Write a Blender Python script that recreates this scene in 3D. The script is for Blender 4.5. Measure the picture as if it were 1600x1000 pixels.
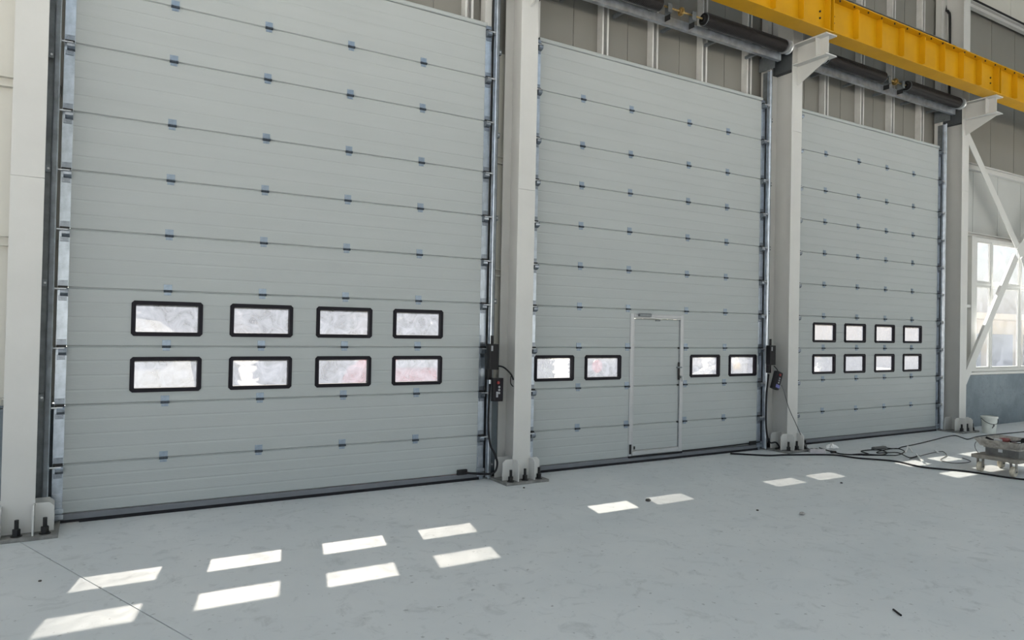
import bpy, math, random
from mathutils import Vector, Matrix

for o in list(bpy.data.objects):
    bpy.data.objects.remove(o, do_unlink=True)
SC = bpy.context.scene
COL = SC.collection
random.seed(7)

# ------------------------------------------------------------------ camera
def rodrigues(r):
    v = Vector(r)
    return Matrix.Rotation(v.length, 3, v.normalized())
CAM_LOC = Vector((1.76088908, -7.41044265, 1.83123069))
_R = rodrigues((-0.00739107, -0.538639, 0.02338361))
_B = Matrix(((1, 0, 0), (0, 0, -1), (0, 1, 0)))
_M = _R @ _B
cam_data = bpy.data.cameras.new('camera')
cam = bpy.data.objects.new('camera', cam_data)
COL.objects.link(cam)
cam_data.sensor_width = 36.0
cam_data.lens = 1100.0 / 1600.0 * 36.0
cam_data.shift_y = (495.68 - 500.0) / 1600.0
cam_data.clip_end = 500
_rot = Matrix((_M[0], -_M[1], -_M[2])).transposed()
cam.matrix_world = Matrix.Translation(CAM_LOC) @ _rot.to_4x4()
SC.camera = cam

# ------------------------------------------------------------------ sky, sun, exposure
SUN_DIR = Vector((-0.3207, -1.333, -1.0))          # direction the sunlight travels
w = bpy.data.worlds.new('world')
SC.world = w
w.use_nodes = True
wn, wl = w.node_tree.nodes, w.node_tree.links
wn.clear()
w_out = wn.new('ShaderNodeOutputWorld')
w_bg = wn.new('ShaderNodeBackground')
w_sky = wn.new('ShaderNodeTexSky')
w_sky.sky_type = 'NISHITA'
w_sky.sun_disc = False
w_sky.sun_elevation = math.atan2(1.0, math.hypot(0.3207, 1.333))
w_sky.sun_rotation = math.atan2(0.3207, 1.333)
w_sky.air_density = 1.2
w_sky.dust_density = 3.0
w_sky.ozone_density = 1.0
w_hsv = wn.new('ShaderNodeHueSaturation')
w_hsv.inputs['Saturation'].default_value = 0.45
wl.new(w_sky.outputs['Color'], w_hsv.inputs['Color'])
wl.new(w_hsv.outputs['Color'], w_bg.inputs['Color'])
w_bg.inputs['Strength'].default_value = 0.30
wl.new(w_bg.outputs['Background'], w_out.inputs['Surface'])

sun_data = bpy.data.lights.new('sun', 'SUN')
sun_data.energy = 80.0
sun_data.angle = math.radians(0.55)
sun_data.color = (1.0, 0.95, 0.88)
sun = bpy.data.objects.new('sun', sun_data)
COL.objects.link(sun)
sun.location = (6, 14, 12)
sun.rotation_euler = SUN_DIR.to_track_quat('-Z', 'Y').to_euler()

vs = SC.view_settings
vs.view_transform = 'Standard'
vs.look = 'None'
vs.gamma = 1.0
vs.use_curve_mapping = False
vs.exposure = 0.06

# ------------------------------------------------------------------ materials
MATS = {}
def mat(name, color, rough=0.5, metal=0.0, noise=0.0, scale=4.0, bump=0.0, bscale=40.0, stretch=(1, 1, 1), spec=0.5, color2=None):
    if name in MATS:
        return MATS[name]
    m = bpy.data.materials.new(name)
    m.use_nodes = True
    nt = m.node_tree
    b = nt.nodes['Principled BSDF']
    b.inputs['Roughness'].default_value = rough
    b.inputs['Metallic'].default_value = metal
    b.inputs['Specular IOR Level'].default_value = spec
    c = (*color, 1)
    b.inputs['Base Color'].default_value = c
    tc = nt.nodes.new('ShaderNodeTexCoord')
    mp = nt.nodes.new('ShaderNodeMapping')
    mp.inputs['Scale'].default_value = stretch
    nt.links.new(tc.outputs['Object'], mp.inputs['Vector'])
    if noise > 0 or color2 is not None:
        n = nt.nodes.new('ShaderNodeTexNoise')
        n.inputs['Scale'].default_value = scale
        n.inputs['Detail'].default_value = 6
        n.inputs['Roughness'].default_value = 0.6
        nt.links.new(mp.outputs['Vector'], n.inputs['Vector'])
        r = nt.nodes.new('ShaderNodeValToRGB')
        r.color_ramp.elements[0].position = 0.3
        r.color_ramp.elements[1].position = 0.7
        if color2 is None:
            r.color_ramp.elements[0].color = tuple(x * (1 - noise) for x in color) + (1,)
            r.color_ramp.elements[1].color = tuple(min(1, x * (1 + noise)) for x in color) + (1,)
        else:
            r.color_ramp.elements[0].color = c
            r.color_ramp.elements[1].color = (*color2, 1)
        nt.links.new(n.outputs['Fac'], r.inputs['Fac'])
        nt.links.new(r.outputs['Color'], b.inputs['Base Color'])
    if bump > 0:
        n2 = nt.nodes.new('ShaderNodeTexNoise')
        n2.inputs['Scale'].default_value = bscale
        n2.inputs['Detail'].default_value = 4
        nt.links.new(mp.outputs['Vector'], n2.inputs['Vector'])
        bp = nt.nodes.new('ShaderNodeBump')
        bp.inputs['Strength'].default_value = bump
        bp.inputs['Distance'].default_value = 0.01
        nt.links.new(n2.outputs['Fac'], bp.inputs['Height'])
        nt.links.new(bp.outputs['Normal'], b.inputs['Normal'])
    MATS[name] = m
    return m

M_DOOR = mat('door_sheet', (0.372, 0.398, 0.396), 0.55, 0, 0.03, 1.2, 0.12, 30, (0.6, 1, 6))
M_CAP = mat('end_cap_zinc', (0.40, 0.45, 0.51), 0.30, 0.85, 0.22, 9, 0.05, 60)  # darker galvanised steel: shade on the right-hand caps is put into the base
M_STUD = mat('bright_zinc_stud', (0.60, 0.60, 0.58), 0.45, 0.15, 0.10, 5)
M_GALV = mat('galvanised_steel', (0.50, 0.545, 0.60), 0.30, 0.85, 0.22, 9, 0.05, 60)
M_GALV_D = mat('dull_galvanised_steel', (0.20, 0.22, 0.235), 0.45, 0.6, 0.25, 7, 0.05, 50)
M_HINGE = mat('zinc_hinge', (0.25, 0.31, 0.38), 0.34, 0.8, 0.15, 30)
M_KNUCK = mat('hinge_knuckle', (0.055, 0.068, 0.085), 0.4, 0.6)
M_ALU = mat('aluminium', (0.62, 0.64, 0.66), 0.35, 0.7, 0.05, 6)
M_PFR = mat('pass_door_aluminium', (0.44, 0.45, 0.46), 0.42, 0.35, 0.05, 5)
M_BRK = mat('roller_bracket_steel', (0.24, 0.27, 0.31), 0.32, 0.9, 0.2, 25)
M_RAIL = mat('anodised_bottom_rail', (0.17, 0.18, 0.20), 0.5, 0.4, 0.08, 5)
M_RUB = mat('black_rubber', (0.010, 0.010, 0.013), 0.6, spec=0.2)
M_WFRAME = mat('black_plastic_frame', (0.009, 0.008, 0.013), 0.45, 0, 0.1, 20, spec=0.18)
M_WHITE = mat('white_steel_paint', (0.535, 0.535, 0.515), 0.45, 0, 0.04, 2.0, 0.04, 25)
M_PRIMER = mat('dark_grey_primer', (0.055, 0.062, 0.068), 0.6, 0, 0.15, 8)
M_PLATE = mat('dusty_base_plate', (0.20, 0.20, 0.19), 0.7, 0.2, 0.35, 10, 0.2, 40)
M_BLACK = mat('blackened_steel', (0.016, 0.016, 0.017), 0.45, 0.4, 0.3, 30)
M_YEL = mat('crane_yellow_paint', (0.56, 0.29, 0.003), 0.45, 0, 0.10, 1.5, 0.05, 20, spec=0.25)
M_YDUST = mat('dusty_crane_rail', (0.20, 0.15, 0.05), 0.7, 0.2, 0.3, 12)
M_SPRING = mat('black_spring_coat', (0.014, 0.012, 0.012), 0.42, 0.0, 0.2, 20, spec=0.25)
M_BRASS = mat('zinc_yellow_coupler', (0.40, 0.28, 0.11), 0.4, 0.8, 0.3, 30)
M_SHEET = mat('shaded_wall_sheet', (0.205, 0.198, 0.178), 0.5, 0, 0.06, 0.7, 0.03, 20, (1, 1, 0.3))  # darker than the real cladding: shade under the roof is put into the colour
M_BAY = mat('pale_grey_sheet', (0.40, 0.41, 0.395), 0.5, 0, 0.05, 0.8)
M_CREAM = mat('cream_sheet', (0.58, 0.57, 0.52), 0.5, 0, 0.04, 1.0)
M_CEIL = mat('ceiling_sheet', (0.52, 0.52, 0.50), 0.6, 0, 0.05, 0.6)
M_CBOX = mat('black_control_plastic', (0.008, 0.008, 0.010), 0.4, spec=0.2)
M_RED = mat('red_plastic', (0.26, 0.022, 0.02), 0.4)
M_LGREY = mat('light_grey_print', (0.30, 0.31, 0.33), 0.5)
M_SCREEN = mat('blue_printed_label', (0.10, 0.11, 0.34), 0.35)
M_CABLE = mat('black_cable', (0.012, 0.012, 0.014), 0.5, spec=0.2)
M_GCABLE = mat('grey_cable', (0.10, 0.10, 0.10), 0.5)
M_BUCKET = mat('white_bucket_plastic', (0.62, 0.64, 0.60), 0.4, 0, 0.10, 9)
M_SPLASH = mat('dark_paint_splash', (0.10, 0.10, 0.10), 0.6)
M_CART = mat('dusty_cart_wood', (0.24, 0.22, 0.19), 0.75, 0, 0.35, 9, 0.3, 40)
M_CARTM = mat('mortar_splashed_steel', (0.36, 0.34, 0.31), 0.6, 0.2, 0.4, 16, 0.3, 40)
M_CREAMW = mat('cream_caster_rubber', (0.55, 0.50, 0.40), 0.5, 0, 0.2, 15)
M_DRED = mat('dark_red_tool', (0.16, 0.022, 0.02), 0.4, 0, 0.2, 20)
M_PAPER = mat('white_plastic_scrap', (0.75, 0.75, 0.74), 0.4)
M_VAN = mat('white_car_paint', (0.80, 0.80, 0.77), 0.25, 0, 0.01)
M_VGLASS = mat('dark_car_glass', (0.30, 0.33, 0.36), 0.08)
M_TYRE = mat('tyre_rubber', (0.03, 0.03, 0.03), 0.7)
M_REDCAR = mat('red_car_paint', (0.55, 0.05, 0.05), 0.25)
M_YMACH = mat('yellow_machine_paint', (0.75, 0.50, 0.03), 0.4)
M_LEAF = mat('leaves', (0.16, 0.20, 0.12), 0.6, 0, 0.4, 3)
M_BARK = mat('bark', (0.16, 0.13, 0.10), 0.8, 0, 0.3, 6)
M_BEIGE = mat('beige_render', (0.60, 0.54, 0.44), 0.7, 0, 0.05, 2)
M_BGREY = mat('grey_shutter', (0.40, 0.42, 0.44), 0.6)

def concrete(name, c1, c2, c3, rough=0.55, scale=0.6, bump=0.15):
    m = bpy.data.materials.new(name)
    m.use_nodes = True
    nt = m.node_tree
    b = nt.nodes['Principled BSDF']
    tc = nt.nodes.new('ShaderNodeTexCoord')
    def noise(s, d=8, r=0.6, dist=0.0):
        n = nt.nodes.new('ShaderNodeTexNoise')
        n.inputs['Scale'].default_value = s
        n.inputs['Detail'].default_value = d
        n.inputs['Roughness'].default_value = r
        n.inputs['Distortion'].default_value = dist
        nt.links.new(tc.outputs['Object'], n.inputs['Vector'])
        return n
    def ramp(n, p0, p1, a, bcol):
        r = nt.nodes.new('ShaderNodeValToRGB')
        r.color_ramp.elements[0].position = p0
        r.color_ramp.elements[1].position = p1
        r.color_ramp.elements[0].color = (*a, 1)
        r.color_ramp.elements[1].color = (*bcol, 1)
        nt.links.new(n.outputs['Fac'], r.inputs['Fac'])
        return r
    big = ramp(noise(scale, 6, 0.6, 0.4), 0.35, 0.68, c1, c2)
    fine = ramp(noise(scale * 9, 8, 0.7, 0.8), 0.30, 0.46, (0, 0, 0), (1, 1, 1))
    sp = ramp(noise(scale * 30, 3, 0.5), 0.28, 0.33, (0, 0, 0), (1, 1, 1))
    mx = nt.nodes.new('ShaderNodeMixRGB')
    nt.links.new(fine.outputs['Color'], mx.inputs['Fac'])
    mx.inputs['Color1'].default_value = (*c3, 1)
    nt.links.new(big.outputs['Color'], mx.inputs['Color2'])
    mx2 = nt.nodes.new('ShaderNodeMixRGB')
    nt.links.new(sp.outputs['Color'], mx2.inputs['Fac'])
    mx2.inputs['Color1'].default_value = tuple(x * 0.78 for x in c3) + (1,)
    nt.links.new(mx.outputs['Color'], mx2.inputs['Color2'])
    nt.links.new(mx2.outputs['Color'], b.inputs['Base Color'])
    rr = ramp(noise(scale * 3, 5), 0.3, 0.7, (rough - 0.1,) * 3, (rough + 0.12,) * 3)
    nt.links.new(rr.outputs['Color'], b.inputs['Roughness'])
    bp = nt.nodes.new('ShaderNodeBump')
    bp.inputs['Strength'].default_value = bump
    bp.inputs['Distance'].default_value = 0.004
    nt.links.new(noise(scale * 40, 5).outputs['Fac'], bp.inputs['Height'])
    nt.links.new(bp.outputs['Normal'], b.inputs['Normal'])
    return m
M_FLOOR = concrete('power_trowelled_concrete', (0.565, 0.595, 0.605), (0.645, 0.665, 0.665), (0.47, 0.495, 0.50), 0.5, 0.6)
M_CONC = concrete('blue_grey_concrete_wall', (0.135, 0.165, 0.19), (0.20, 0.235, 0.26), (0.12, 0.145, 0.165), 0.75, 1.6, 0.3)
M_YARD = concrete('yard_concrete', (0.40, 0.39, 0.37), (0.48, 0.47, 0.44), (0.34, 0.33, 0.31), 0.8, 0.3)

def pane_mat(name, lo, hi, scale, tint=(0.295, 0.29, 0.282), stretch=(1, 1, 1), gloss=0.03):
    """acrylic sheet: lets light straight through, its film and scratches scatter part of it"""
    m = bpy.data.materials.new(name)
    m.use_nodes = True
    nt = m.node_tree
    nt.nodes.clear()
    out = nt.nodes.new('ShaderNodeOutputMaterial')
    tr = nt.nodes.new('ShaderNodeBsdfTransparent')
    tr.inputs['Color'].default_value = (*tint, 1)
    tl = nt.nodes.new('ShaderNodeBsdfTranslucent')
    tl.inputs['Color'].default_value = (0.222, 0.242, 0.285, 1)
    df = nt.nodes.new('ShaderNodeBsdfDiffuse')
    df.inputs['Color'].default_value = (0.6, 0.6, 0.63, 1)
    mixd = nt.nodes.new('ShaderNodeMixShader')
    mixd.inputs['Fac'].default_value = 0.25
    nt.links.new(tl.outputs[0], mixd.inputs[1])
    nt.links.new(df.outputs[0], mixd.inputs[2])
    tc = nt.nodes.new('ShaderNodeTexCoord')
    mp = nt.nodes.new('ShaderNodeMapping')
    mp.inputs['Scale'].default_value = stretch
    nt.links.new(tc.outputs['Object'], mp.inputs['Vector'])
    n = nt.nodes.new('ShaderNodeTexNoise')
    n.inputs['Scale'].default_value = scale
    n.inputs['Detail'].default_value = 7
    n.inputs['Roughness'].default_value = 0.7
    n.inputs['Distortion'].default_value = 1.6
    nt.links.new(mp.outputs['Vector'], n.inputs['Vector'])
    mr = nt.nodes.new('ShaderNodeMapRange')
    mr.inputs['From Min'].default_value = 0.35
    mr.inputs['From Max'].default_value = 0.68
    mr.inputs['To Min'].default_value = lo
    mr.inputs['To Max'].default_value = hi
    nt.links.new(n.outputs['Fac'], mr.inputs['Value'])
    mix = nt.nodes.new('ShaderNodeMixShader')
    nt.links.new(mr.outputs['Result'], mix.inputs['Fac'])
    nt.links.new(tr.outputs[0], mix.inputs[1])
    nt.links.new(mixd.outputs[0], mix.inputs[2])
    gl = nt.nodes.new('ShaderNodeBsdfGlossy')
    gl.inputs['Roughness'].default_value = 0.05
    mix2 = nt.nodes.new('ShaderNodeMixShader')
    mix2.inputs['Fac'].default_value = gloss
    nt.links.new(mix.outputs[0], mix2.inputs[1])
    nt.links.new(gl.outputs[0], mix2.inputs[2])
    nt.links.new(mix2.outputs[0], out.inputs['Surface'])
    return m
M_PANE = pane_mat('scratched_acrylic', 0.22, 0.42, 7)
M_PANE_MILK = pane_mat('milky_acrylic', 0.20, 0.30, 16, (0.37, 0.365, 0.355), stretch=(3, 1, 1))
M_GLASS = pane_mat('window_glass', 0.02, 0.08, 3, (0.70, 0.715, 0.73))
M_SKYL = bpy.data.materials.new('fibreglass_rooflight')
M_SKYL.use_nodes = True
_n = M_SKYL.node_tree.nodes
_n.remove(_n['Principled BSDF'])
_t = _n.new('ShaderNodeBsdfTranslucent')
_t.inputs['Color'].default_value = (0.25, 0.276, 0.302, 1)
M_SKYL.node_tree.links.new(_t.outputs[0], _n['Material Output'].inputs['Surface'])
M_FROST = pane_mat('dusty_ribbon_glass', 0.30, 0.5, 3)

# ------------------------------------------------------------------ mesh helpers
class MB:
    def __init__(s):
        s.v, s.f, s.sm = [], [], False
    def box(s, x0, x1, y0, y1, z0, z1):
        n = len(s.v)
        s.v += [(x0, y0, z0), (x1, y0, z0), (x1, y1, z0), (x0, y1, z0), (x0, y0, z1), (x1, y0, z1), (x1, y1, z1), (x0, y1, z1)]
        s.f += [tuple(n + i for i in q) for q in ((0, 3, 2, 1), (4, 5, 6, 7), (0, 1, 5, 4), (1, 2, 6, 5), (2, 3, 7, 6), (3, 0, 4, 7))]
        return s
    def bbox(s, x0, x1, y0, y1, z0, z1, c=0.004):
        """box with chamfered long edges (octagon section along its longest axis)"""
        d = (x1 - x0, y1 - y0, z1 - z0)
        ax = d.index(max(d))
        a0, a1 = ((y0, y1), (x0, x1), (x0, x1))[ax]
        b0, b1 = ((z0, z1), (z0, z1), (y0, y1))[ax]
        e0, e1 = ((x0, x1), (y0, y1), (z0, z1))[ax]
        poly = [(a0 + c, b0), (a1 - c, b0), (a1, b0 + c), (a1, b1 - c), (a1 - c, b1), (a0 + c, b1), (a0, b1 - c), (a0, b0 + c)]
        return s.prism(poly, 'xyz'[ax], e0, e1)
    def prism(s, poly, axis, e0, e1):
        """poly in the two other axes (in xyz order), extruded along axis"""
        n = len(s.v)
        k = len(poly)
        def p3(a, b, e):
            return {'x': (e, a, b), 'y': (a, e, b), 'z': (a, b, e)}[axis]
        s.v += [p3(a, b, e0) for a, b in poly] + [p3(a, b, e1) for a, b in poly]
        s.f.append(tuple(n + i for i in range(k)))
        s.f.append(tuple(n + k + i for i in reversed(range(k))))
        for i in range(k):
            j = (i + 1) % k
            s.f.append((n + i, n + k + i, n + k + j, n + j))
        return s
    def cyl(s, p0, p1, r0, r1=None, seg=16, cap=True):
        r1 = r0 if r1 is None else r1
        p0, p1 = Vector(p0), Vector(p1)
        d = (p1 - p0).normalized()
        a = d.orthogonal().normalized()
        b = d.cross(a)
        n = len(s.v)
        for p, r in ((p0, r0), (p1, r1)):
            for i in range(seg):
                t = 2 * math.pi * i / seg
                s.v.append(tuple(p + a * (r * math.cos(t)) + b * (r * math.sin(t))))
        for i in range(seg):
            j = (i + 1) % seg
            s.f.append((n + i, n + j, n + seg + j, n + seg + i))
        if cap:
            s.f.append(tuple(n + i for i in reversed(range(seg))))
            s.f.append(tuple(n + seg + i for i in range(seg)))
        return s
    def bar(s, p0, p1, wa, wb, up=(0, 0, 1)):
        """rectangular bar from p0 to p1"""
        p0, p1 = Vector(p0), Vector(p1)
        d = (p1 - p0).normalized()
        u = Vector(up)
        a = d.cross(u).normalized()
        b = a.cross(d).normalized()
        n = len(s.v)
        for p in (p0, p1):
            for i, j in ((-1, -1), (1, -1), (1, 1), (-1, 1)):
                s.v.append(tuple(p + a * (i * wa / 2) + b * (j * wb / 2)))
        s.f += [tuple(n + i for i in q) for q in ((0, 1, 5, 4), (1, 2, 6, 5), (2, 3, 7, 6), (3, 0, 4, 7), (3, 2, 1, 0), (4, 5, 6, 7))]
        return s
    def tube(s, pts, r, seg=8):
        pts = [Vector(p) for p in pts]
        n = len(s.v)
        prev = None
        for i, p in enumerate(pts):
            t = (pts[min(i + 1, len(pts) - 1)] - pts[max(i - 1, 0)])
            t = t.normalized() if t.length > 1e-9 else Vector((0, 0, 1))
            if prev is None:
                a = t.orthogonal().normalized()
            else:
                a = (prev - t * prev.dot(t))
                a = a.normalized() if a.length > 1e-6 else t.orthogonal().normalized()
            prev = a
            b = t.cross(a)
            for k in range(seg):
                g = 2 * math.pi * k / seg
                s.v.append(tuple(p + a * (r * math.cos(g)) + b * (r * math.sin(g))))
        for i in range(len(pts) - 1):
            for k in range(seg):
                j = (k + 1) % seg
                s.f.append((n + i * seg + k, n + i * seg + j, n + (i + 1) * seg + j, n + (i + 1) * seg + k))
        s.f.append(tuple(n + k for k in reversed(range(seg))))
        e = n + (len(pts) - 1) * seg
        s.f.append(tuple(e + k for k in range(seg)))
        s.sm = True
        return s
    def lathe(s, prof, c, axis='z', seg=24):
        """prof: (radius, height) list, open profile closed by caps when r=0"""
        n = len(s.v)
        for r, h in prof:
            for k in range(seg):
                g = 2 * math.pi * k / seg
                a, b = r * math.cos(g), r * math.sin(g)
                s.v.append({'z': (c[0] + a, c[1] + b, c[2] + h), 'x': (c[0] + h, c[1] + a, c[2] + b), 'y': (c[0] + a, c[1] + h, c[2] + b)}[axis])
        for i in range(len(prof) - 1):
            for k in range(seg):
                j = (k + 1) % seg
                s.f.append((n + i * seg + k, n + i * seg + j, n + (i + 1) * seg + j, n + (i + 1) * seg + k))
        return s
    def ring(s, x0, x1, z0, z1, t, y0, y1, c=0.02):
        """rectangular picture-frame ring facing y with chamfered outer corners"""
        def loop(a0, a1, b0, b1, cc):
            return [(a0 + cc, b0), (a1 - cc, b0), (a1, b0 + cc), (a1, b1 - cc), (a1 - cc, b1), (a0 + cc, b1), (a0, b1 - cc), (a0, b0 + cc)]
        o = loop(x0, x1, z0, z1, c)
        i = loop(x0 + t, x1 - t, z0 + t, z1 - t, c * 0.35)
        n = len(s.v)
        for y, lp in ((y0, o), (y0, i), (y1, o), (y1, i)):
            s.v += [(a, y, b) for a, b in lp]
        for k in range(8):
            j = (k + 1) % 8
            s.f += [(n + k, n + j, n + 8 + j, n + 8 + k), (n + 16 + j, n + 16 + k, n + 24 + k, n + 24 + j),
                    (n + j, n + k, n + 16 + k, n + 16 + j), (n + 8 + k, n + 8 + j, n + 24 + j, n + 24 + k)]
        return s
    def mesh(s, name, m, origin=(0, 0, 0), smooth=None):
        me = bpy.data.meshes.new(name)
        o = Vector(origin)
        me.from_pydata([tuple(Vector(v) - o) for v in s.v], [], s.f)
        import bmesh
        bm = bmesh.new()
        bm.from_mesh(me)
        bmesh.ops.recalc_face_normals(bm, faces=bm.faces)
        bm.to_mesh(me)
        bm.free()
        me.materials.append(m)
        if s.sm if smooth is None else smooth:
            for p in me.polygons:
                p.use_smooth = True
            me.set_sharp_from_angle(angle=math.radians(40))
        me.update()
        return me

def put(name, me, parent=None, loc=(0, 0, 0), rot=None):
    o = bpy.data.objects.new(name, me)
    COL.objects.link(o)
    o.parent = parent
    o.location = loc
    if rot:
        o.rotation_euler = rot
    return o
def root_of(o):
    while o.parent:
        o = o.parent
    return o
def part(name, mb, m, parent, smooth=None, label=None):
    """mesh given in world coordinates, child of parent (parents are never rotated)"""
    loc = Vector((0, 0, 0))
    q = parent
    while q:
        loc += Vector(q.location)
        q = q.parent
    o = put(name, mb.mesh(name, m, loc, smooth), parent)
    if label:
        o['label'] = label
    return o
def tag(o, label, cat=None, group=None, kind=None):
    o['label'] = label
    if cat: o['category'] = cat
    if group: o['group'] = group
    if kind: o['kind'] = kind
    return o
def thing(name, loc, label, cat, group=None, kind=None):
    o = put(name, None, None, loc)
    return tag(o, label, cat, group, kind)
def single(name, mb, m, label, cat, group=None, kind=None, smooth=None):
    c = [sum(v[i] for v in mb.v) / len(mb.v) for i in (0, 1)] + [min(v[2] for v in mb.v)]
    o = put(name, mb.mesh(name, m, c, smooth), None, c)
    return tag(o, label, cat, group, kind)
def smoothline(pts, k=6):
    P = [Vector(p) for p in pts]
    P = [P[0]] + P + [P[-1]]
    out = []
    for i in range(1, len(P) - 2):
        a, b, c, d = P[i - 1:i + 3]
        for j in range(k):
            t = j / k
            out.append(0.5 * ((2 * b) + (c - a) * t + (2 * a - 5 * b + 4 * c - d) * t * t + (3 * b - a - 3 * c + d) * t ** 3))
    out.append(P[-2])
    return out

# ------------------------------------------------------------------ key measures
H, T = 0.525, 0.612
XC = [1.277, 6.18, 11.09, 16.05, 20.98]           # column axes
DOORS = [(1.58, 5.74), (6.53, 10.633), (11.586, 15.667)]
ROWS1 = [H] * 7 + [T, H, T]
ROWS2 = [H] * 8 + [T, T]
def zs(rows):
    z = [0.0]
    for r in rows:
        z.append(z[-1] + r)
    return z
WIN = [[2.384, 3.244, 4.097, 4.951], [6.83, 7.613, 9.50, 10.30], [12.264, 13.106, 13.981, 14.858]]
HINGE = [[2.378, 3.241, 4.099, 4.944], [7.205, 8.022, 9.105, 9.901], [12.235, 13.148, 13.98, 14.829]]
WW, WH = 0.612, 0.33
PASS = (8.067, 9.055, 0.10, 2.04)

# ------------------------------------------------------------------ floor and outside ground
fl = tag(put('floor', None), 'grey power-trowelled concrete floor with a saw-cut joint', 'floor', kind='structure')
# the visible saw cut runs from (1.38,-0.64) to (2.30,-3.01)
def jx(y):
    return 1.379 + (y + 0.637) / (-3.01 + 0.637) * (2.30 - 1.379)
g = 0.004
mb = MB()
mb.prism([(-9, 0.32), (jx(0.32) - g, 0.32), (jx(-18) - g, -18), (-9, -18)], 'z', -0.16, 0)
part('slab', mb, M_FLOOR, fl)
mb = MB()
mb.prism([(jx(0.32) + g, 0.32), (31, 0.32), (31, -18), (jx(-18) + g, -18)], 'z', -0.16, 0)
part('slab', mb, M_FLOOR, fl)
mb = MB().box(-9, 31, -18, 0.32, -0.2, -0.165)
part('joint_bed', mb, M_RUB, fl)
mb = MB().box(-90, 120, -120, 120, -0.4, -0.21)
gr = put('ground', mb.mesh('ground', M_YARD))
tag(gr, 'pale concrete yard outside the hall', 'ground', kind='structure')
mb = MB().box(-60, 100, 0.32, 90, -0.205, -0.03)
tag(put('trim_1', mb.mesh('apron', M_YARD)), 'concrete apron in front of the doors outside', 'apron', kind='structure')

# ------------------------------------------------------------------ front wall
wf = tag(put('wall_front', None), 'cladding and studs of the hall wall around the three big doors', 'wall', kind='structure')
YS = 0.20
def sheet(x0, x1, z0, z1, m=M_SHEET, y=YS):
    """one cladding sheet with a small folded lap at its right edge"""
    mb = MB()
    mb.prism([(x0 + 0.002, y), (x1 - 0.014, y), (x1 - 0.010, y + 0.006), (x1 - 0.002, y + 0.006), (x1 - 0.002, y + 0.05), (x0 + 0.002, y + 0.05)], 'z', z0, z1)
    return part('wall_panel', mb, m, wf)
ZT, ZTOP = 5.22, 9.9
STUDS = {1: [4.62 - 2.82, 4.62 - 1.88, 4.62 - 0.94, 4.62, 5.56], 2: [7.62, 8.51, 9.48, 10.45], 3: [12.36, 13.36, 14.29, 15.26]}
sx = [-8.6 + 1.0 * i for i in range(10)] + [1.36, 2.31, 3.26, 4.20, 5.14, 6.18, 7.17, 8.10, 9.08, 10.02, 11.09, 11.92, 12.90, 13.86, 14.82, 16.05, 17.05, 18.05, 19.05, 20.05, 21.05]
sx = sorted(set(round(x, 3) for x in sx))
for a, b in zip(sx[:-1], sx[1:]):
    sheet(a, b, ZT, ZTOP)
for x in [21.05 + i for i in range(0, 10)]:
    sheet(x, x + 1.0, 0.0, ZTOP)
for i in range(9):
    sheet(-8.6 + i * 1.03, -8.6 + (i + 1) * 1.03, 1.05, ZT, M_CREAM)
mb = MB().box(-8.6, 0.67, 0.1, 0.3, 0, 1.05)
part('concrete_base', mb, M_CONC, wf)
# wall between the doors, behind the columns
for x0, x1 in ((0.68, 1.60), (5.70, 6.56), (10.60, 11.62), (15.64, 16.45)):
    xm = (x0 + x1) / 2
    part('concrete_base', MB().box(x0, min(x1, 16.30), 0.10, 0.30, 0, 1.05), M_CONC, wf)
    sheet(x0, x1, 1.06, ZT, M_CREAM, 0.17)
    for z in (1.07, 2.49, 3.88):
        part('girt', MB().prism([(0.10, z - 0.045), (0.168, z - 0.045), (0.168, z + 0.045), (0.10, z + 0.045), (0.10, z + 0.035), (0.155, z + 0.035), (0.155, z - 0.035), (0.10, z - 0.035)], 'x', x0 + 0.12, min(x1, 16.42) - 0.12), M_CREAM, wf)
for di_ in range(3):
    for s_, xe in ((-1, DOORS[di_][0]), (1, DOORS[di_][1])):
        xa = xe - 0.05 if s_ < 0 else xe + 0.01
        part('jamb_light_stop', MB().box(xa, xa + 0.04, 0.0445, 0.169, 0.0, 5.40), M_RUB, wf)  # added behind the door edges to stop sun leaking in round the panels
    part('head_light_stop', MB().box(DOORS[di_][0] - 0.01, DOORS[di_][1] + 0.01, 0.0445, 0.199, 5.28, 5.33), M_RUB, wf)  # added strip closing the same light gap above the door
# galvanised C studs on the cladding above the doors
def stud(x, z0, z1, m=M_STUD):
    w2, d, t = 0.055, 0.11, 0.006
    y1, y0 = YS - 0.001, YS - d
    mb = MB()
    # lipped channel opening towards the room
    mb.prism([(x - w2, y0), (x - w2 + 0.028, y0), (x - w2 + 0.028, y0 + t), (x - w2 + t, y0 + t), (x - w2 + t, y1 - t),
              (x + w2 - t, y1 - t), (x + w2 - t, y0 + t), (x + w2 - 0.028, y0 + t), (x + w2 - 0.028, y0), (x + w2, y0), (x + w2, y1), (x - w2, y1)], 'z', z0, z1)
    return part('stud', mb, m, wf)
for k in STUDS:
    for x in STUDS[k]:
        stud(x, ZT - 0.1, ZTOP)
for x in (1.46, 5.80, 6.50, 10.86, 11.62, 15.86):
    part('jamb_post', MB().box(x - 0.045, x + 0.045, 0.05, 0.165, 5.2, ZTOP), M_WHITE, wf)
for z in (7.45,):
    part('girt', MB().prism([(0.02, z), (0.085, z), (0.085, z + 0.13), (0.02, z + 0.13), (0.02, z + 0.12), (0.075, z + 0.12), (0.075, z + 0.01), (0.02, z + 0.01)], 'x', -8, 16.0), M_SHEET, wf)

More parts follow.
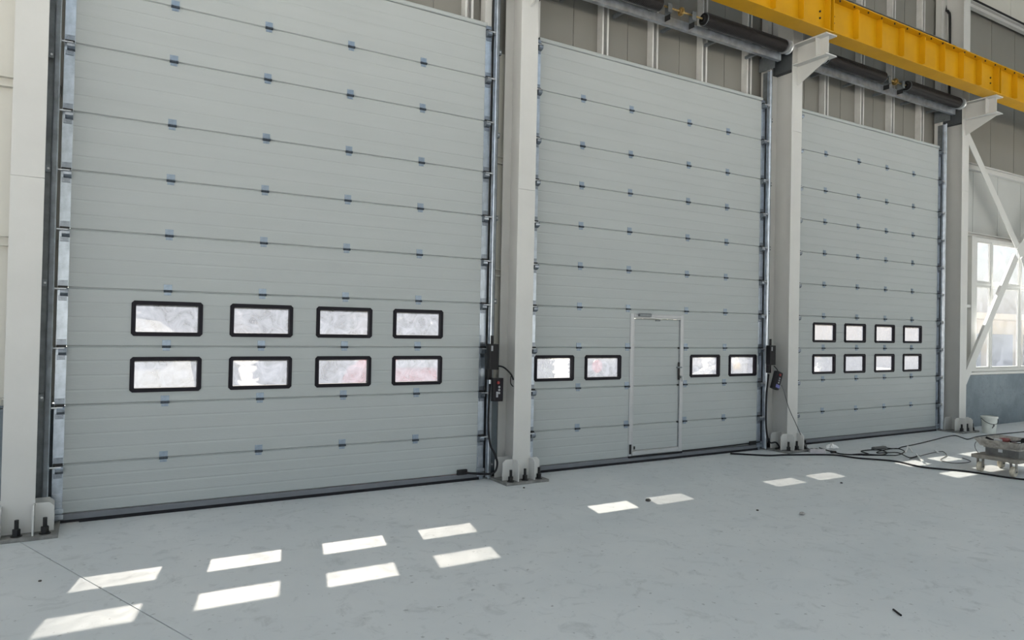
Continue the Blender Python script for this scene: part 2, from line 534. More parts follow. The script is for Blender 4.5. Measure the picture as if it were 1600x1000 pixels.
# bay to the right of the last door: low concrete wall, window, cladding with girts
BX0, BX1 = 16.20, 20.84
part('concrete_base', MB().box(BX0 + 0.11, BX1 + 0.25, 0.0, 0.28, 0, 1.04), M_CONC, wf, label='low blue-grey concrete wall under the window')
WX0, WX1, WZ0, WZ1 = 17.16, 20.6, 1.10, 3.84
part('window_sill', MB().bbox(16.35, 20.85, -0.03, 0.2, 1.045, 1.10, 0.008), M_WHITE, wf)
for a, b in ((16.31, 16.74), (16.74, 17.13)):
    sheet(a, b, 1.11, 3.86, M_CREAM, 0.12)
part('girt', MB().box(16.25, 16.97, 0.03, 0.115, 2.40, 2.46), M_WHITE, wf)
part('jamb_post', MB().box(16.98, 17.129, 0.02, 0.119, 1.105, 3.848), M_WHITE, wf)
for a, b in ((16.31, 17.2), (17.2, 18.2), (18.2, 19.2), (19.2, 20.2), (20.2, 21.05)):
    sheet(a, b, 3.93, ZT, M_BAY, 0.12)
for z, h in ((3.85, 0.075), (5.20, 0.13), (8.48, 0.14)):
    part('girt', MB().prism([(0.03, z), (0.115, z), (0.115, z + h), (0.03, z + h), (0.03, z + h - 0.012), (0.10, z + h - 0.012), (0.10, z + 0.012), (0.03, z + 0.012)], 'x', 16.2, 20.9), M_WHITE, wf)
part('conduit', MB().cyl((16.20, 0.15, 1.2), (16.20, 0.15, 3.8), 0.02), M_GALV, wf)
part('conduit', MB().tube(smoothline([(15.98, -0.02, 6.2), (15.98, -0.02, 7.9), (15.99, 0.02, 8.15), (16.03, 0.10, 8.35), (16.05, 0.12, 9.5)]), 0.022), M_BLACK, wf)

win1 = tag(put('window_1', None, None, (WX0, 0.06, WZ0)), 'white framed window above the concrete wall beside the last column', 'window', kind='structure')
mb = MB()
mb.box(WX0 - 0.03, WX0 + 0.03, 0.02, 0.10, WZ0, WZ1)
mb.box(WX1 - 0.03, WX1 + 0.03, 0.02, 0.10, WZ0, WZ1)
mb.box(WX0 + 0.03, WX1 - 0.03, 0.02, 0.10, WZ1 - 0.07, WZ1)
mb.box(WX0 + 0.03, WX1 - 0.03, 0.02, 0.10, WZ0 + 0.002, WZ0 + 0.07)
part('window_frame', mb, M_WHITE, win1)
MUL = [17.80, 19.03, 19.95]
for x in MUL:
    part('mullion', MB().bbox(x - 0.035, x + 0.035, 0.025, 0.095, WZ0 + 0.07, WZ1 - 0.07, 0.01), M_WHITE, win1)
xs = [WX0 + 0.03] + MUL + [WX1 - 0.03]
for a, b in zip(xs[:-1], xs[1:]):
    a2 = a + (0.037 if a in MUL else 0.002)
    b2 = b - (0.037 if b in MUL else 0.002)
    part('transom', MB().bbox(a2, b2, 0.03, 0.09, 2.86, 2.93, 0.01), M_WHITE, win1)
    for z0, z1 in ((WZ0 + 0.072, 2.858), (2.932, WZ1 - 0.072)):
        sf = part('sash', MB().ring(a2, b2, z0, z1, 0.03, 0.04, 0.08, 0.001), M_WHITE, win1)
        part('pane', MB().box(a2 + 0.028, b2 - 0.028, 0.057, 0.063, z0 + 0.028, z1 - 0.028), M_GLASS, sf)
part('gap_strip', MB().box(16.2, 20.9, 0.06, 0.10, 8.655, 8.70), M_RUB, wf)
for a, b in ((16.2, 17.4), (17.4, 18.6), (18.6, 19.8), (19.8, 20.9)):
    sheet(a, b, 8.72, ZTOP, M_CREAM, 0.09)

# ceiling and far walls (close the hall; the side behind the camera is open)
cl = tag(put('ceiling', None, None, (0, 0, 9.95)), 'pale metal roof deck over the hall', 'ceiling', kind='structure')
for i in range(1, 8):
    xa, xb = -9 + i * 5, -9 + (i + 1) * 5 - 0.01
    ys_ = [0.5, -8.2, -14.6, -18.0]
    for k in (0, 2):
        part('roof_panel', MB().box(xa, xb, ys_[k + 1], ys_[k], 9.95, 10.1), M_CEIL, cl)
    for k in (1,):
        part('skylight', MB().box(xa, xb, ys_[k + 1] + 0.005, ys_[k] - 0.005, 10.0, 10.012), M_SKYL, cl)
wbk = tag(put('wall_back', None), 'wall behind the camera above the open rear side', 'wall', kind='structure')
for i in range(1, 8):
    part('wall_panel', MB().box(-9 + i * 5, -9 + (i + 1) * 5 - 0.01, -18.2, -18.0, 4.5, 9.94), M_CREAM, wbk)
tag(put('wall_right', MB().box(31.0, 31.2, -18, 0.32, 0, 9.94).mesh('wall_right', M_CREAM)), 'right end wall of the hall', 'wall', kind='structure')

# ------------------------------------------------------------------ sectional doors
def panel_mb(x0, x1, z0, h, holes=()):
    """one insulated section: ribbed front sheet, recessed joints, real openings"""
    prof = [(0.0, 0.016), (0.004, 0.014), (0.010, 0.0)]
    for q in (0.25, 0.5, 0.75):
        c = h * q
        prof += [(c - 0.016, 0.0), (c - 0.004, 0.0022), (c + 0.004, 0.0022), (c + 0.008, 0.0)]
    prof += [(h - 0.011, 0.0), (h - 0.004, 0.014), (h, 0.016)]
    prof = [(z0 + a, b) for a, b in prof]
    YB = 0.040
    def yat(z):
        for (za, ya), (zb, yb) in zip(prof[:-1], prof[1:]):
            if za <= z <= zb:
                return ya + (yb - ya) * (z - za) / max(zb - za, 1e-9)
        return 0.0
    cuts = sorted(set([x0, x1] + [v for hq in holes for v in hq[:2]]))
    mb = MB()
    def quad(*p):
        n = len(mb.v)
        mb.v += list(p)
        mb.f.append(tuple(range(n, n + len(p))))
    def strip(a, b, za, zb):
        pts = [(za, yat(za))] + [q for q in prof if za < q[0] < zb] + [(zb, yat(zb))]
        for (u, yu), (v, yv) in zip(pts[:-1], pts[1:]):
            quad((a, yu, u), (b, yu, u), (b, yv, v), (a, yv, v))
        quad((a, YB, za), (a, YB, zb), (b, YB, zb), (b, YB, za))
        quad((a, pts[0][1], za), (a, YB, za), (b, YB, za), (b, pts[0][1], za))
        quad((a, pts[-1][1], zb), (b, pts[-1][1], zb), (b, YB, zb), (a, YB, zb))
    zlo, zhi = prof[0][0], prof[-1][0]
    for a, b in zip(cuts[:-1], cuts[1:]):
        hz = [(q[2], q[3]) for q in holes if q[0] <= a and q[1] >= b]
        if not hz:
            strip(a, b, zlo, zhi)
        else:
            ha, hb = hz[0]
            if ha > zlo: strip(a, b, zlo, ha)
            if hb < zhi: strip(a, b, hb, zhi)
    for x, nrm in [(x0, -1), (x1, 1)]:
        quad((x, 0.016, zlo), (x, YB, zlo), (x, YB, zhi), (x, 0.016, zhi))
    for q in holes:
        za, zb = max(q[2], zlo), min(q[3], zhi)
        for x in q[:2]:
            quad((x, 0.0, za), (x, YB, za), (x, YB, zb), (x, 0.0, zb))
    return mb

# shared small hardware
def hinge_meshes():
    a = MB()
    a.bbox(-0.036, 0.036, -0.005, -0.0005, 0.010, 0.062, 0.001)
    a.bbox(-0.030, 0.030, -0.005, -0.0005, -0.040, -0.012, 0.001)
    for x in (-0.018, 0.018):
        a.cyl((x, -0.008, 0.042), (x, -0.004, 0.042), 0.006, seg=6)
        a.cyl((x, -0.008, -0.028), (x, -0.004, -0.028), 0.006, seg=6)
    k = MB()
    k.cyl((-0.037, -0.013, -0.001), (-0.013, -0.013, -0.001), 0.012, seg=10)
    k.cyl((-0.012, -0.013, -0.001), (0.012, -0.013, -0.001), 0.0105, seg=10)
    k.cyl((0.013, -0.013, -0.001), (0.037, -0.013, -0.001), 0.012, seg=10)
    k.box(-0.037, 0.037, -0.014, -0.001, -0.013, 0.010)
    return a.mesh('hinge', M_HINGE), k.mesh('knuckle', M_KNUCK)
HM, KM = hinge_meshes()
def bracket_meshes(s):
    """roller carrier on the end cap; s=-1 left edge, +1 right edge; origin at the joint on the cap centre"""
    a = MB()
    a.bbox(-0.036, 0.036, -0.012, -0.004, 0.012, 0.062, 0.002)
    a.bbox(-0.032, 0.032, -0.012, -0.004, -0.118, -0.075, 0.002)
    for x in (-0.02, 0.02):
        a.cyl((x, -0.016, 0.045), (x, -0.011, 0.045), 0.006, seg=6)
        a.cyl((x, -0.016, -0.100), (x, -0.011, -0.100), 0.006, seg=6)
    # curved holder
    pts = [(-0.005, -0.010), (-0.028, -0.004), (-0.055, -0.012), (-0.064, -0.030), (-0.062, -0.052), (-0.046, -0.070), (-0.020, -0.078), (-0.005, -0.080)]
    a.prism(pts, 'x', -0.030 + 0.010 * -s, 0.030 + 0.010 * -s)
    st = MB()
    st.cyl((0.025 * -s, -0.050, -0.016), (0.075 * s, -0.050, -0.016), 0.0085, seg=10)
    st.cyl((0.062 * s, -0.050, -0.016), (0.088 * s, -0.050, -0.016), 0.022, seg=14)
    d = MB()
    d.box(-0.037, 0.037, -0.030, -0.0035, -0.014, 0.011)
    return a.mesh('roller_bracket', M_BRK), st.mesh('roller', M_ALU, smooth=True), d.mesh('clamp', M_BLACK)
BR = {-1: bracket_meshes(-1), 1: bracket_meshes(1)}
CAPW = 0.082
cap_mesh = {}
def cap(h):
    if h not in cap_mesh:
        mb = MB()
        mb.prism([(0.0, -0.003), (CAPW, -0.003), (CAPW, 0.043), (0.0, 0.043)], 'z', 0.004, h - 0.004)
        mb.box(0.018, 0.022, -0.0045, -0.003, 0.004, h - 0.004)
        cap_mesh[h] = mb.mesh('end_cap', M_CAP)
    return cap_mesh[h]

DLAB = ['wide sectional door nearest the camera, two rows of four windows, the largest in view',
        'middle sectional door with one row of four windows and a small walk-through door',
        'far sectional door with two rows of four small windows beside the window bay']
for di in range(3):
    x0, x1 = DOORS[di]
    rows = ROWS1 if di == 0 else ROWS2
    Z = zs(rows)
    d = tag(put('door_%d' % (di + 1), None, None, ((x0 + x1) / 2, 0, 0)), DLAB[di], 'door', kind='structure')
    ox = (x0 + x1) / 2
    wrows = {0: (2, 3), 1: (2,), 2: (2, 3)}[di]
    for i, h in enumerate(rows):
        holes = []
        if di == 1 and i < 4:
            holes.append((PASS[0] + 0.01, PASS[1] - 0.01, PASS[2] if i == 0 else Z[i] - 1, min(PASS[3] - 0.01, 99)))
        if i in wrows:
            zc = Z[i] + h / 2
            for wx in WIN[di]:
                holes.append((max(wx - WW / 2 + 0.022, x0 + 0.02), wx + WW / 2 - 0.022, zc - WH / 2 + 0.022, zc + WH / 2 - 0.022))
        zb = Z[i] + (0.085 if i == 0 else 0)
        hh = h - (0.085 if i == 0 else 0)
        part('panel', panel_mb(x0, x1, zb, hh, holes), M_DOOR, d)
        for s in (-1, 1):
            cx = x0 - CAPW if s < 0 else x1
            put('end_cap', cap(h), d, (cx - ox, 0, Z[i]))
        if i in wrows:
            for k, wx in enumerate(WIN[di]):
                a, b, c, e = wx - WW / 2, wx + WW / 2, zc - WH / 2, zc + WH / 2
                mb = MB().ring(a, b, c, e, 0.036, -0.009, 0.002, 0.022)
                mb.ring(a + 0.014, b - 0.014, c + 0.014, e - 0.014, 0.024, -0.015, 0.046, 0.014)
                fr = part('window_frame', mb, M_WFRAME, d)
                pm = M_PANE_MILK if di == 2 or (di == 1 and k < 1) else M_PANE
                part('pane', MB().box(a + 0.037, b - 0.037, 0.028, 0.032, c + 0.037, e - 0.037), pm, fr)
    # top seal
    part('top_trim', MB().bbox(x0 - 0.02, x1 + 0.02, -0.012, 0.04, Z[-1] + 0.001, Z[-1] + 0.05, 0.01), M_DOOR, d)
    # bottom rail and rubber seal
    part('bottom_rail', MB().prism([(-0.010, 0.032), (0.045, 0.032), (0.045, 0.083), (-0.004, 0.083), (-0.010, 0.076)], 'x', x0 - 0.03, x1 + 0.03), M_RAIL, d)
    if di == 0:
        mb = MB().prism([(-0.012, 0.001), (0.045, 0.001), (0.045, 0.031), (-0.004, 0.031)], 'x', x0 + 0.13, x1 + 0.03)
        mb.prism([(-0.012, 0.008), (0.045, 0.008), (0.045, 0.031), (-0.004, 0.031)], 'x', x0 - 0.03, x0 + 0.13)
    else:
        mb = MB().prism([(-0.012, 0.001), (0.045, 0.001), (0.045, 0.031), (-0.004, 0.031)], 'x', x0 - 0.03, x1 + 0.03)
    part('bottom_seal', mb, M_RUB, d)
    for j in range(1, len(Z) - 1):
        for hx in HINGE[di]:
            hg = put('hinge', HM, d, (hx - ox, 0, Z[j]))
            put('knuckle', KM, hg)
    for j in range(1, len(Z)):
        for s in (-1, 1):
            cx = x0 - CAPW / 2 if s < 0 else x1 + CAPW / 2
            zz = Z[j] if j < len(Z) - 1 else Z[j] - 0.05
            b = put('roller_bracket', BR[s][0], d, (cx - ox, 0, zz))
            put('roller', BR[s][1], b)
            put('clamp', BR[s][2], b)
    # bottom corner brackets
    for s in (-1, 1):
        cx = x0 - CAPW / 2 if s < 0 else x1 + CAPW / 2
        mb = MB()
        mb.bbox(cx - 0.036, cx + 0.036, -0.012, -0.004, 0.15, 0.27, 0.002)
        mb.bbox(cx - 0.05, cx + 0.05, -0.030, -0.004, 0.098, 0.135, 0.004)
        mb.bbox(cx - 0.05, cx + 0.05, -0.030, -0.0125, 0.045, 0.085, 0.004)
        for xx in (-0.02, 0.02):
            for z in (0.18, 0.24):
                mb.cyl((cx + xx, -0.017, z), (cx + xx, -0.011, z), 0.007, seg=6)
            for z in (0.117, 0.066):
                mb.cyl((cx + xx, -0.034, z), (cx + xx, -0.029, z), 0.007, seg=6)
        part('bottom_bracket', mb, M_GALV, d)

# walk-through door in the middle sectional door
px0, px1, pz0, pz1 = PASS
pd = tag(put('door_4', None, None, ((px0 + px1) / 2, -0.01, pz0)), 'narrow walk-through door set into the middle sectional door', 'door', kind='structure')
fw = 0.062
for nm, a in (('jamb', (px0, px0 + fw, pz0, pz1)), ('jamb', (px1 - fw, px1, pz0, pz1)), ('head', (px0 + fw, px1 - fw, pz1 - fw, pz1))):
    mb = MB()
    if nm == 'jamb':
        mb.prism([(a[0], -0.010), (a[0] + 0.012, -0.016), (a[1] - 0.022, -0.016), (a[1] - 0.016, -0.008), (a[1], -0.008), (a[1], 0.042), (a[0], 0.042)], 'z', a[2], a[3])
    else:
        mb.prism([(-0.010, a[3]), (-0.016, a[3] - 0.012), (-0.016, a[2] + 0.02), (-0.008, a[2] + 0.014), (-0.008, a[2]), (0.042, a[2]), (0.042, a[3])], 'x', a[0], a[1])
    part(nm, mb, M_PFR, pd)
part('threshold', MB().bbox(px0 + 0.0, px1 + 0.0, -0.022, 0.0, 0.072, 0.098, 0.006), M_RUB, pd)
Z2 = zs(ROWS2)
for i in range(4):
    zb = Z2[i] if i else 0.165
    ze = Z2[i + 1] if i < 3 else pz1 - fw - 0.003
    part('leaf_panel', panel_mb(px0 + fw + 0.004, px1 - fw - 0.004, zb, ze - zb), M_DOOR, pd)
part('kick_rail', MB().bbox(px0 + fw + 0.004, px1 - fw - 0.004, -0.012, 0.04, 0.102, 0.163, 0.006), M_PFR, pd)
mb = MB().bbox(px0 + fw + 0.004, px0 + fw + 0.018, -0.006, 0.0, 0.17, pz1 - fw - 0.004, 0.002)
part('edge_trim', mb, M_PFR, pd)
mb = MB().bbox(px1 - fw - 0.022, px1 - fw - 0.006, -0.010, 0.0, 0.17, pz1 - fw - 0.004, 0.002)
part('edge_trim', mb, M_GALV_D, pd)
hd = part('handle_plate', MB().bbox(8.945, 8.985, -0.022, -0.010, 1.12, 1.37, 0.006), M_BLACK, pd)
part('lever', MB().cyl((8.965, -0.025, 1.30), (8.965, -0.06, 1.30), 0.010).bbox(8.885, 8.978, -0.068, -0.050, 1.29, 1.312, 0.005), M_GALV_D, hd)
part('cylinder', MB().cyl((8.99, -0.022, 1.16), (8.99, -0.05, 1.16), 0.018), M_GALV_D, hd)
part('key', MB().box(8.985, 8.995, -0.075, -0.051, 1.10, 1.17), M_ALU, hd)
cs = part('door_closer', MB().bbox(8.19, 8.40, -0.060, -0.018, 2.005, 2.045, 0.008), M_GALV_D, pd)
part('closer_arm', MB().bar((8.38, -0.040, 2.0), (8.60, -0.030, 1.975), 0.014, 0.006), M_ALU, cs)
part('screw_cover', MB().bbox(8.52, 8.60, -0.013, -0.003, 1.945, 1.968, 0.003), M_GALV_D, pd)
for z in (0.13,):
    part('hinge_block', MB().bbox(px0 + 0.004, px0 + 0.040, -0.030, -0.017, z, z + 0.13, 0.004), M_BLACK, pd)
    part('hinge_block', MB().bbox(px0 + 0.085, px0 + 0.110, -0.022, -0.013, z + 0.06, z + 0.10, 0.003), M_BLACK, pd)
for i in (1, 2, 3):
    for xx in (px0 - 0.008, px1 - fw - 0.03):
        part('joint_pin', MB().cyl((xx, -0.018, Z2[i] - 0.002), (xx, 0.0, Z2[i] - 0.002), 0.014, seg=10), M_BLACK, pd)

# ------------------------------------------------------------------ tracks
tl = 0
TLAB = [('galvanised vertical roller track on the left edge of the nearest door', 'galvanised vertical roller track between the nearest door and its right column'),
        ('galvanised roller track on the left edge of the middle door, half hidden by a column', 'galvanised roller track at the right edge of the middle door'),
        ('galvanised roller track on the left edge of the far door, behind a column', 'galvanised roller track at the right edge of the far door')]
for di in range(3):
    for s in (-1, 1):
        e = DOORS[di][0] - CAPW if s < 0 else DOORS[di][1] + CAPW
        t = thing('door_track', (e + s * 0.05, -0.05, 0), TLAB[di][0 if s < 0 else 1], 'track', 'vertical door tracks')
        def X(v): return e + s * v
        q = [(X(0.034), -0.012), (X(0.034), -0.016), (X(0.062), -0.020), (X(0.072), -0.050), (X(0.062), -0.082), (X(0.030), -0.090), (X(0.022), -0.080), (X(0.025), -0.080), (X(0.031), -0.086), (X(0.059), -0.079), (X(0.068), -0.050), (X(0.059), -0.023), (X(0.030), -0.012)]
        part('rail', MB().prism(q, 'z', 0.02, 5.90), M_GALV, t, smooth=False)
        mb = MB().prism([(X(0.060), 0.012), (X(0.125), 0.012), (X(0.125), 0.016), (X(0.064), 0.016), (X(0.064), 0.095), (X(0.060), 0.095)], 'z', 0.02, 5.90)
        part('back_angle', mb, M_GALV_D, t)
        if s > 0:
            # slotted holes along the angle
            mb = MB()
            z = 0.2
            while z < 5.9:
                for xx in (0.085, 0.108):
                    mb.box(min(X(xx - 0.004), X(xx + 0.004)), max(X(xx - 0.004), X(xx + 0.004)), 0.0105, 0.0125, z, z + 0.03)
                z += 0.10
            so = part('slots', mb, M_RUB, t)
            so['kind'] = 'stuff'
        for z in (0.15, 1.1, 2.1, 3.1, 4.1, 5.1):
            mb = MB().box(min(X(0.074), X(0.11)), max(X(0.074), X(0.11)), -0.06, -0.055, z, z + 0.06)
            mb.box(min(X(0.106), X(0.110)), max(X(0.106), X(0.110)), -0.055, 0.011, z, z + 0.06)
            br = part('track_bracket', mb, M_GALV_D, t)
            part('bolt', MB().cyl((X(0.09), -0.060, z + 0.03), (X(0.09), -0.068, z + 0.03), 0.010, seg=6), M_ALU, br)

# ------------------------------------------------------------------ columns
CLAB = ['white steel column at the left edge of the photo, left of the nearest door',
        'white steel column between the nearest door and the middle door',
        'white steel column between the middle door and the far door',
        'white steel column right of the far door with diagonal braces fixed to it',
        'white steel column beyond the right window, outside the frame']
FW = 0.118
for ci, cx in enumerate(XC):
    c = thing('steel_column', (cx, -0.10, 0), CLAB[ci], 'column', 'white H-section columns along the door wall')
    YF, YBK = -0.30, 0.075
    zt = 9.9
    # front flange in two lengths with a butt seam
    seam = (3.0, 3.465, 4.945, 4.6, 4.0)[ci]
    part('front_flange', MB().box(cx - FW, cx + FW, YF, YF + 0.014, 0.03, seam - 0.002), M_WHITE, c)
    part('front_flange', MB().box(cx - FW, cx + FW, YF, YF + 0.014, seam + 0.002, zt), M_WHITE, c)
    part('back_flange', MB().box(cx - FW, cx + FW, YBK, YBK + 0.014, 0.03, zt), M_WHITE, c)
    part('web', MB().box(cx - 0.005, cx + 0.005, YF + 0.014, YBK, 0.03, zt), M_WHITE, c)
    part('base_plate', MB().bbox(cx - 0.29, cx + 0.29, -0.46, 0.095, 0.0, 0.03, 0.004), M_PLATE, c)
    zg = 0.27
    def gus(plane, v, a0, a1, chs):
        """chamfered stiffener plate standing on the base plate"""
        ch = 0.036
        poly = [(a0, 0.03), (a1, 0.03)]
        hi, lo = max(a0, a1), min(a0, a1)
        out = a1
        sg = 1 if a1 > a0 else -1
        poly = [(a0, 0.03), (a1, 0.03), (a1, zg - ch), (a1 - sg * ch, zg), (a0, zg)]
        mb = MB().prism(poly, 'x' if plane == 'x' else 'y', v - 0.006, v + 0.006)
        return part('gusset', mb, M_WHITE, c)
    for s in (-1, 1):
        gus('x', cx + s * (FW - 0.006), YF - 0.0005, -0.425, 1)          # tip gussets towards the room
        gus('y', YF + 0.007, cx + s * (FW + 0.0005), cx + s * 0.255, 1)   # wings beside the front flange
        gus('y', -0.10, cx + s * 0.0055, cx + s * 0.25, 1)                # ribs on the web
    for s in (-1, 0, 1):
        for yb in ((-0.385,) if s == 0 else (-0.385, -0.02)):
            bx_, by_ = cx + s * 0.195, yb
            b = part('anchor_bolt', MB().cyl((bx_, by_, 0.034), (bx_, by_, 0.165), 0.016, seg=10), M_BLACK, c)
            part('nut', MB().cyl((bx_, by_, 0.038), (bx_, by_, 0.090), 0.030, seg=6), M_BLACK, b)
            part('washer', MB().cyl((bx_, by_, 0.0305), (bx_, by_, 0.038), 0.042, seg=14), M_BLACK, b)
    # crane corbel
    yo = -0.88
    cb = part('corbel_web', MB().box(cx - 0.006, cx + 0.006, yo + 0.05, YF - 0.0005, 5.97, 6.255), M_WHITE, c)
    part('corbel_top_plate', MB().box(cx - 0.125, cx + 0.125, yo, YF - 0.0005, 6.255, 6.275), M_WHITE, c)
    part('corbel_bottom_plate', MB().box(cx - 0.125, cx + 0.125, yo, YF - 0.0005, 5.95, 5.97), M_WHITE, c)
    part('corbel_gusset', MB().prism([(YF - 0.0005, 5.66), (YF - 0.0005, 5.9495), (yo + 0.05, 5.9495), (yo + 0.05, 5.92)], 'x', cx - 0.006, cx + 0.006), M_WHITE, c)
    for s in (-1, 1):
        part('corbel_stiffener', MB().box(min(cx + s * 0.0065, cx + s * 0.115), max(cx + s * 0.0065, cx + s * 0.115), -0.70, -0.686, 5.971, 6.254), M_WHITE, c)
        part('side_plate', MB().box(min(cx + s * 0.102, cx + s * 0.110), max(cx + s * 0.102, cx + s * 0.110), YF + 0.0145, YBK - 0.0005, 5.917, 6.20), M_PRIMER, c)
        for z in (5.90, 6.25):
            part('continuity_plate', MB().box(min(cx + s * 0.0055, cx + s * (FW - 0.004)), max(cx + s * 0.0055, cx + s * (FW - 0.004)), YF + 0.0145, YBK - 0.0005, z, z + 0.016), M_PRIMER, c)

# ------------------------------------------------------------------ diagonal braces right of the last column
def brace(p0, p1, label):
    """angle-section brace"""
    t = put('diagonal_brace', None, None, (p0[0], p0[1], min(p0[2], p1[2])))
    tag(t, label, 'brace', 'white diagonal braces in the window bay')
    p0, p1 = Vector(p0), Vector(p1)
    d = (p1 - p0).normalized()
    up = Vector((0, 1, 0)).cross(d).normalized()
    if up.z < 0: up = -up
    part('face_leg', MB().bar(p0, p1, 0.012, 0.18, up), M_WHITE, t)
    o = up * 0.084 + Vector((0, 0.0265, 0))
    part('side_leg', MB().bar(p0 + o, p1 + o, 0.04, 0.012, up), M_WHITE, t)
    return t
YBR = -0.14
NODE = (18.53, 3.66)
brace((16.26, YBR, 5.93), (NODE[0] - 0.06, YBR, NODE[1] + 0.08), 'white brace sloping down from the top of the last column across the window')
brace((16.26, YBR, 0.73), (NODE[0] - 0.09, YBR, NODE[1] - 0.14), 'white brace rising from the foot of the last column across the window')
brace((20.78, YBR, 5.94), (NODE[0] + 0.16, YBR, NODE[1] + 0.10), 'white brace falling towards the right brace joint from the column outside the frame')
brace((20.78, YBR, 0.71), (NODE[0] + 0.16, YBR, NODE[1] - 0.12), 'white brace rising towards the brace joint from the column outside the frame')
nd = MB().prism([(NODE[0] - 0.10, NODE[1]), (NODE[0] + 0.03, NODE[1] - 0.16), (NODE[0] + 0.20, NODE[1] - 0.10), (NODE[0] + 0.20, NODE[1] + 0.12), (NODE[0] + 0.03, NODE[1] + 0.16)], 'y', YBR - 0.020, YBR - 0.010)
single('joint_plate', nd, M_WHITE, 'white steel plate joining the diagonal braces at the right edge', 'plate')

# ------------------------------------------------------------------ header rails, torsion springs
HLAB = ['galvanised header rail above the middle door', 'galvanised header rail above the far door']
SPR = {1: dict(sp=((6.60, 8.22), (9.06, 10.74)), plates=(8.40, 8.85), cp=8.62, drums=(6.45, 10.77)),
       2: dict(sp=((11.78, 13.32), (14.06, 15.74)), plates=(13.49, 13.90), cp=13.70, drums=(11.62, 15.77))}
for di in (1, 2):
    x0, x1 = DOORS[di][0] - 0.1, DOORS[di][1] + 0.17
    zz = 6.02 if di == 1 else 6.05
    h = thing('header_rail', ((x0 + x1) / 2, -0.19, zz), HLAB[di - 1], 'rail', 'header rails')
    part('channel', MB().prism([(-0.215, zz), (-0.150, zz), (-0.150, zz + 0.006), (-0.209, zz + 0.006), (-0.209, zz + 0.109), (-0.150, zz + 0.109), (-0.150, zz + 0.115), (-0.215, zz + 0.115)], 'x', x0, x1), M_GALV, h)
    for s, xe in ((-1, x0 + 0.06), (1, x1 - 0.06)):
        part('end_bracket', MB().box(xe - 0.004, xe + 0.004, -0.149, 0.15, zz - 0.10, zz + 0.12), M_GALV_D, h)
    for k in range(5):
        xx = x0 + 0.45 + k * (x1 - x0 - 0.9) / 4
        part('hanger', MB().box(xx - 0.02, xx + 0.02, -0.149, 0.085, zz + 0.02, zz + 0.06), M_GALV_D, h)
    S = SPR[di]
    ys, zsft = -0.30, zz + 0.185
    r = 0.098
    t = thing('torsion_spring_shaft', ((x0 + x1) / 2, ys, zsft - r), ('torsion shaft with two black springs over the middle door', 'torsion shaft with two black springs over the far door')[di - 1], 'spring shaft', 'torsion spring shafts')
    xs0, xs1 = S['drums'][0] - 0.02, S['drums'][1] + 0.13
    part('shaft', MB().cyl((xs0, ys, zsft), (xs1, ys, zsft), 0.0135), M_BRASS, t, smooth=True)
    for a, b in S['sp']:
        # tightly coiled black spring: corrugated tube
        prof = [(0.02, a), (r * 0.93, a)]
        n = int((b - a) / 0.028)
        for i in range(n):
            xa = a + (b - a) * i / n
            xb = a + (b - a) * (i + 0.5) / n
            prof += [(r * 0.965, xa + 0.001), (r, xb)]
        prof += [(r * 0.93, b), (0.02, b)]
        sp = part('spring', MB().lathe([(p, q) for p, q in prof], (0, ys, zsft), 'x', 24), M_SPRING, t, smooth=False)
        for xe, sg in ((a, -1), (b, 1)):
            part('end_cone', MB().lathe([(0.015, 0), (0.082, 0), (0.082, sg * 0.018), (0.05, sg * 0.022), (0.045, sg * 0.045), (0.015, sg * 0.046)], (xe, ys, zsft), 'x', 20), M_BLACK, sp)
            part('cone_ring', MB().lathe([(0.082, 0.0), (0.093, 0.0), (0.093, sg * 0.006), (0.082, sg * 0.006)], (xe + sg * 0.002, ys, zsft), 'x', 24), M_GALV_D, sp)
    for xd in S['drums']:
        dr = part('cable_drum', MB().lathe([(0.02, 0), (0.110, 0), (0.110, 0.008), (0.092, 0.012), (0.092, 0.075), (0.105, 0.082), (0.105, 0.092), (0.03, 0.10), (0.02, 0.10)], (xd, ys, zsft), 'x', 28), M_ALU, t)
        part('set_screw', MB().cyl((xd + 0.05, ys, zsft + 0.085), (xd + 0.05, ys, zsft + 0.105), 0.012, seg=6), M_BLACK, dr)
    for xp in S['plates']:
        pl = part('bearing_plate', MB().prism([(ys - 0.055, zsft - 0.09), (ys + 0.084, zsft - 0.09), (ys + 0.084, zsft + 0.03), (ys + 0.03, zsft + 0.055), (ys - 0.03, zsft + 0.055), (ys - 0.055, zsft + 0.03)], 'x', xp - 0.003, xp + 0.003).box(xp - 0.075, xp - 0.003, ys - 0.058, ys - 0.054, zsft - 0.09, zsft + 0.03), M_GALV_D, t)
        part('bearing', MB().cyl((xp - 0.03, ys, zsft), (xp + 0.012, ys, zsft), 0.032, seg=16), M_GALV_D, pl)
        part('stay', MB().box(xp - 0.003, xp + 0.003, ys - 0.02, ys + 0.084, zz + 0.02, zsft - 0.09), M_BLACK, pl)
    xc = S['cp']
    cp = part('coupler', MB().lathe([(0.014, -0.04), (0.03, -0.04), (0.03, -0.012), (0.058, -0.012), (0.058, 0.012), (0.03, 0.012), (0.03, 0.04), (0.014, 0.04)], (xc, ys, zsft), 'x', 18), M_BRASS, t)
    for k in range(4):
        g4 = math.pi / 4 + k * math.pi / 2
        part('coupler_bolt', MB().cyl((xc - 0.025, ys + 0.043 * math.cos(g4), zsft + 0.043 * math.sin(g4)), (xc + 0.025, ys + 0.043 * math.cos(g4), zsft + 0.043 * math.sin(g4)), 0.008, seg=6), M_BRASS, cp)

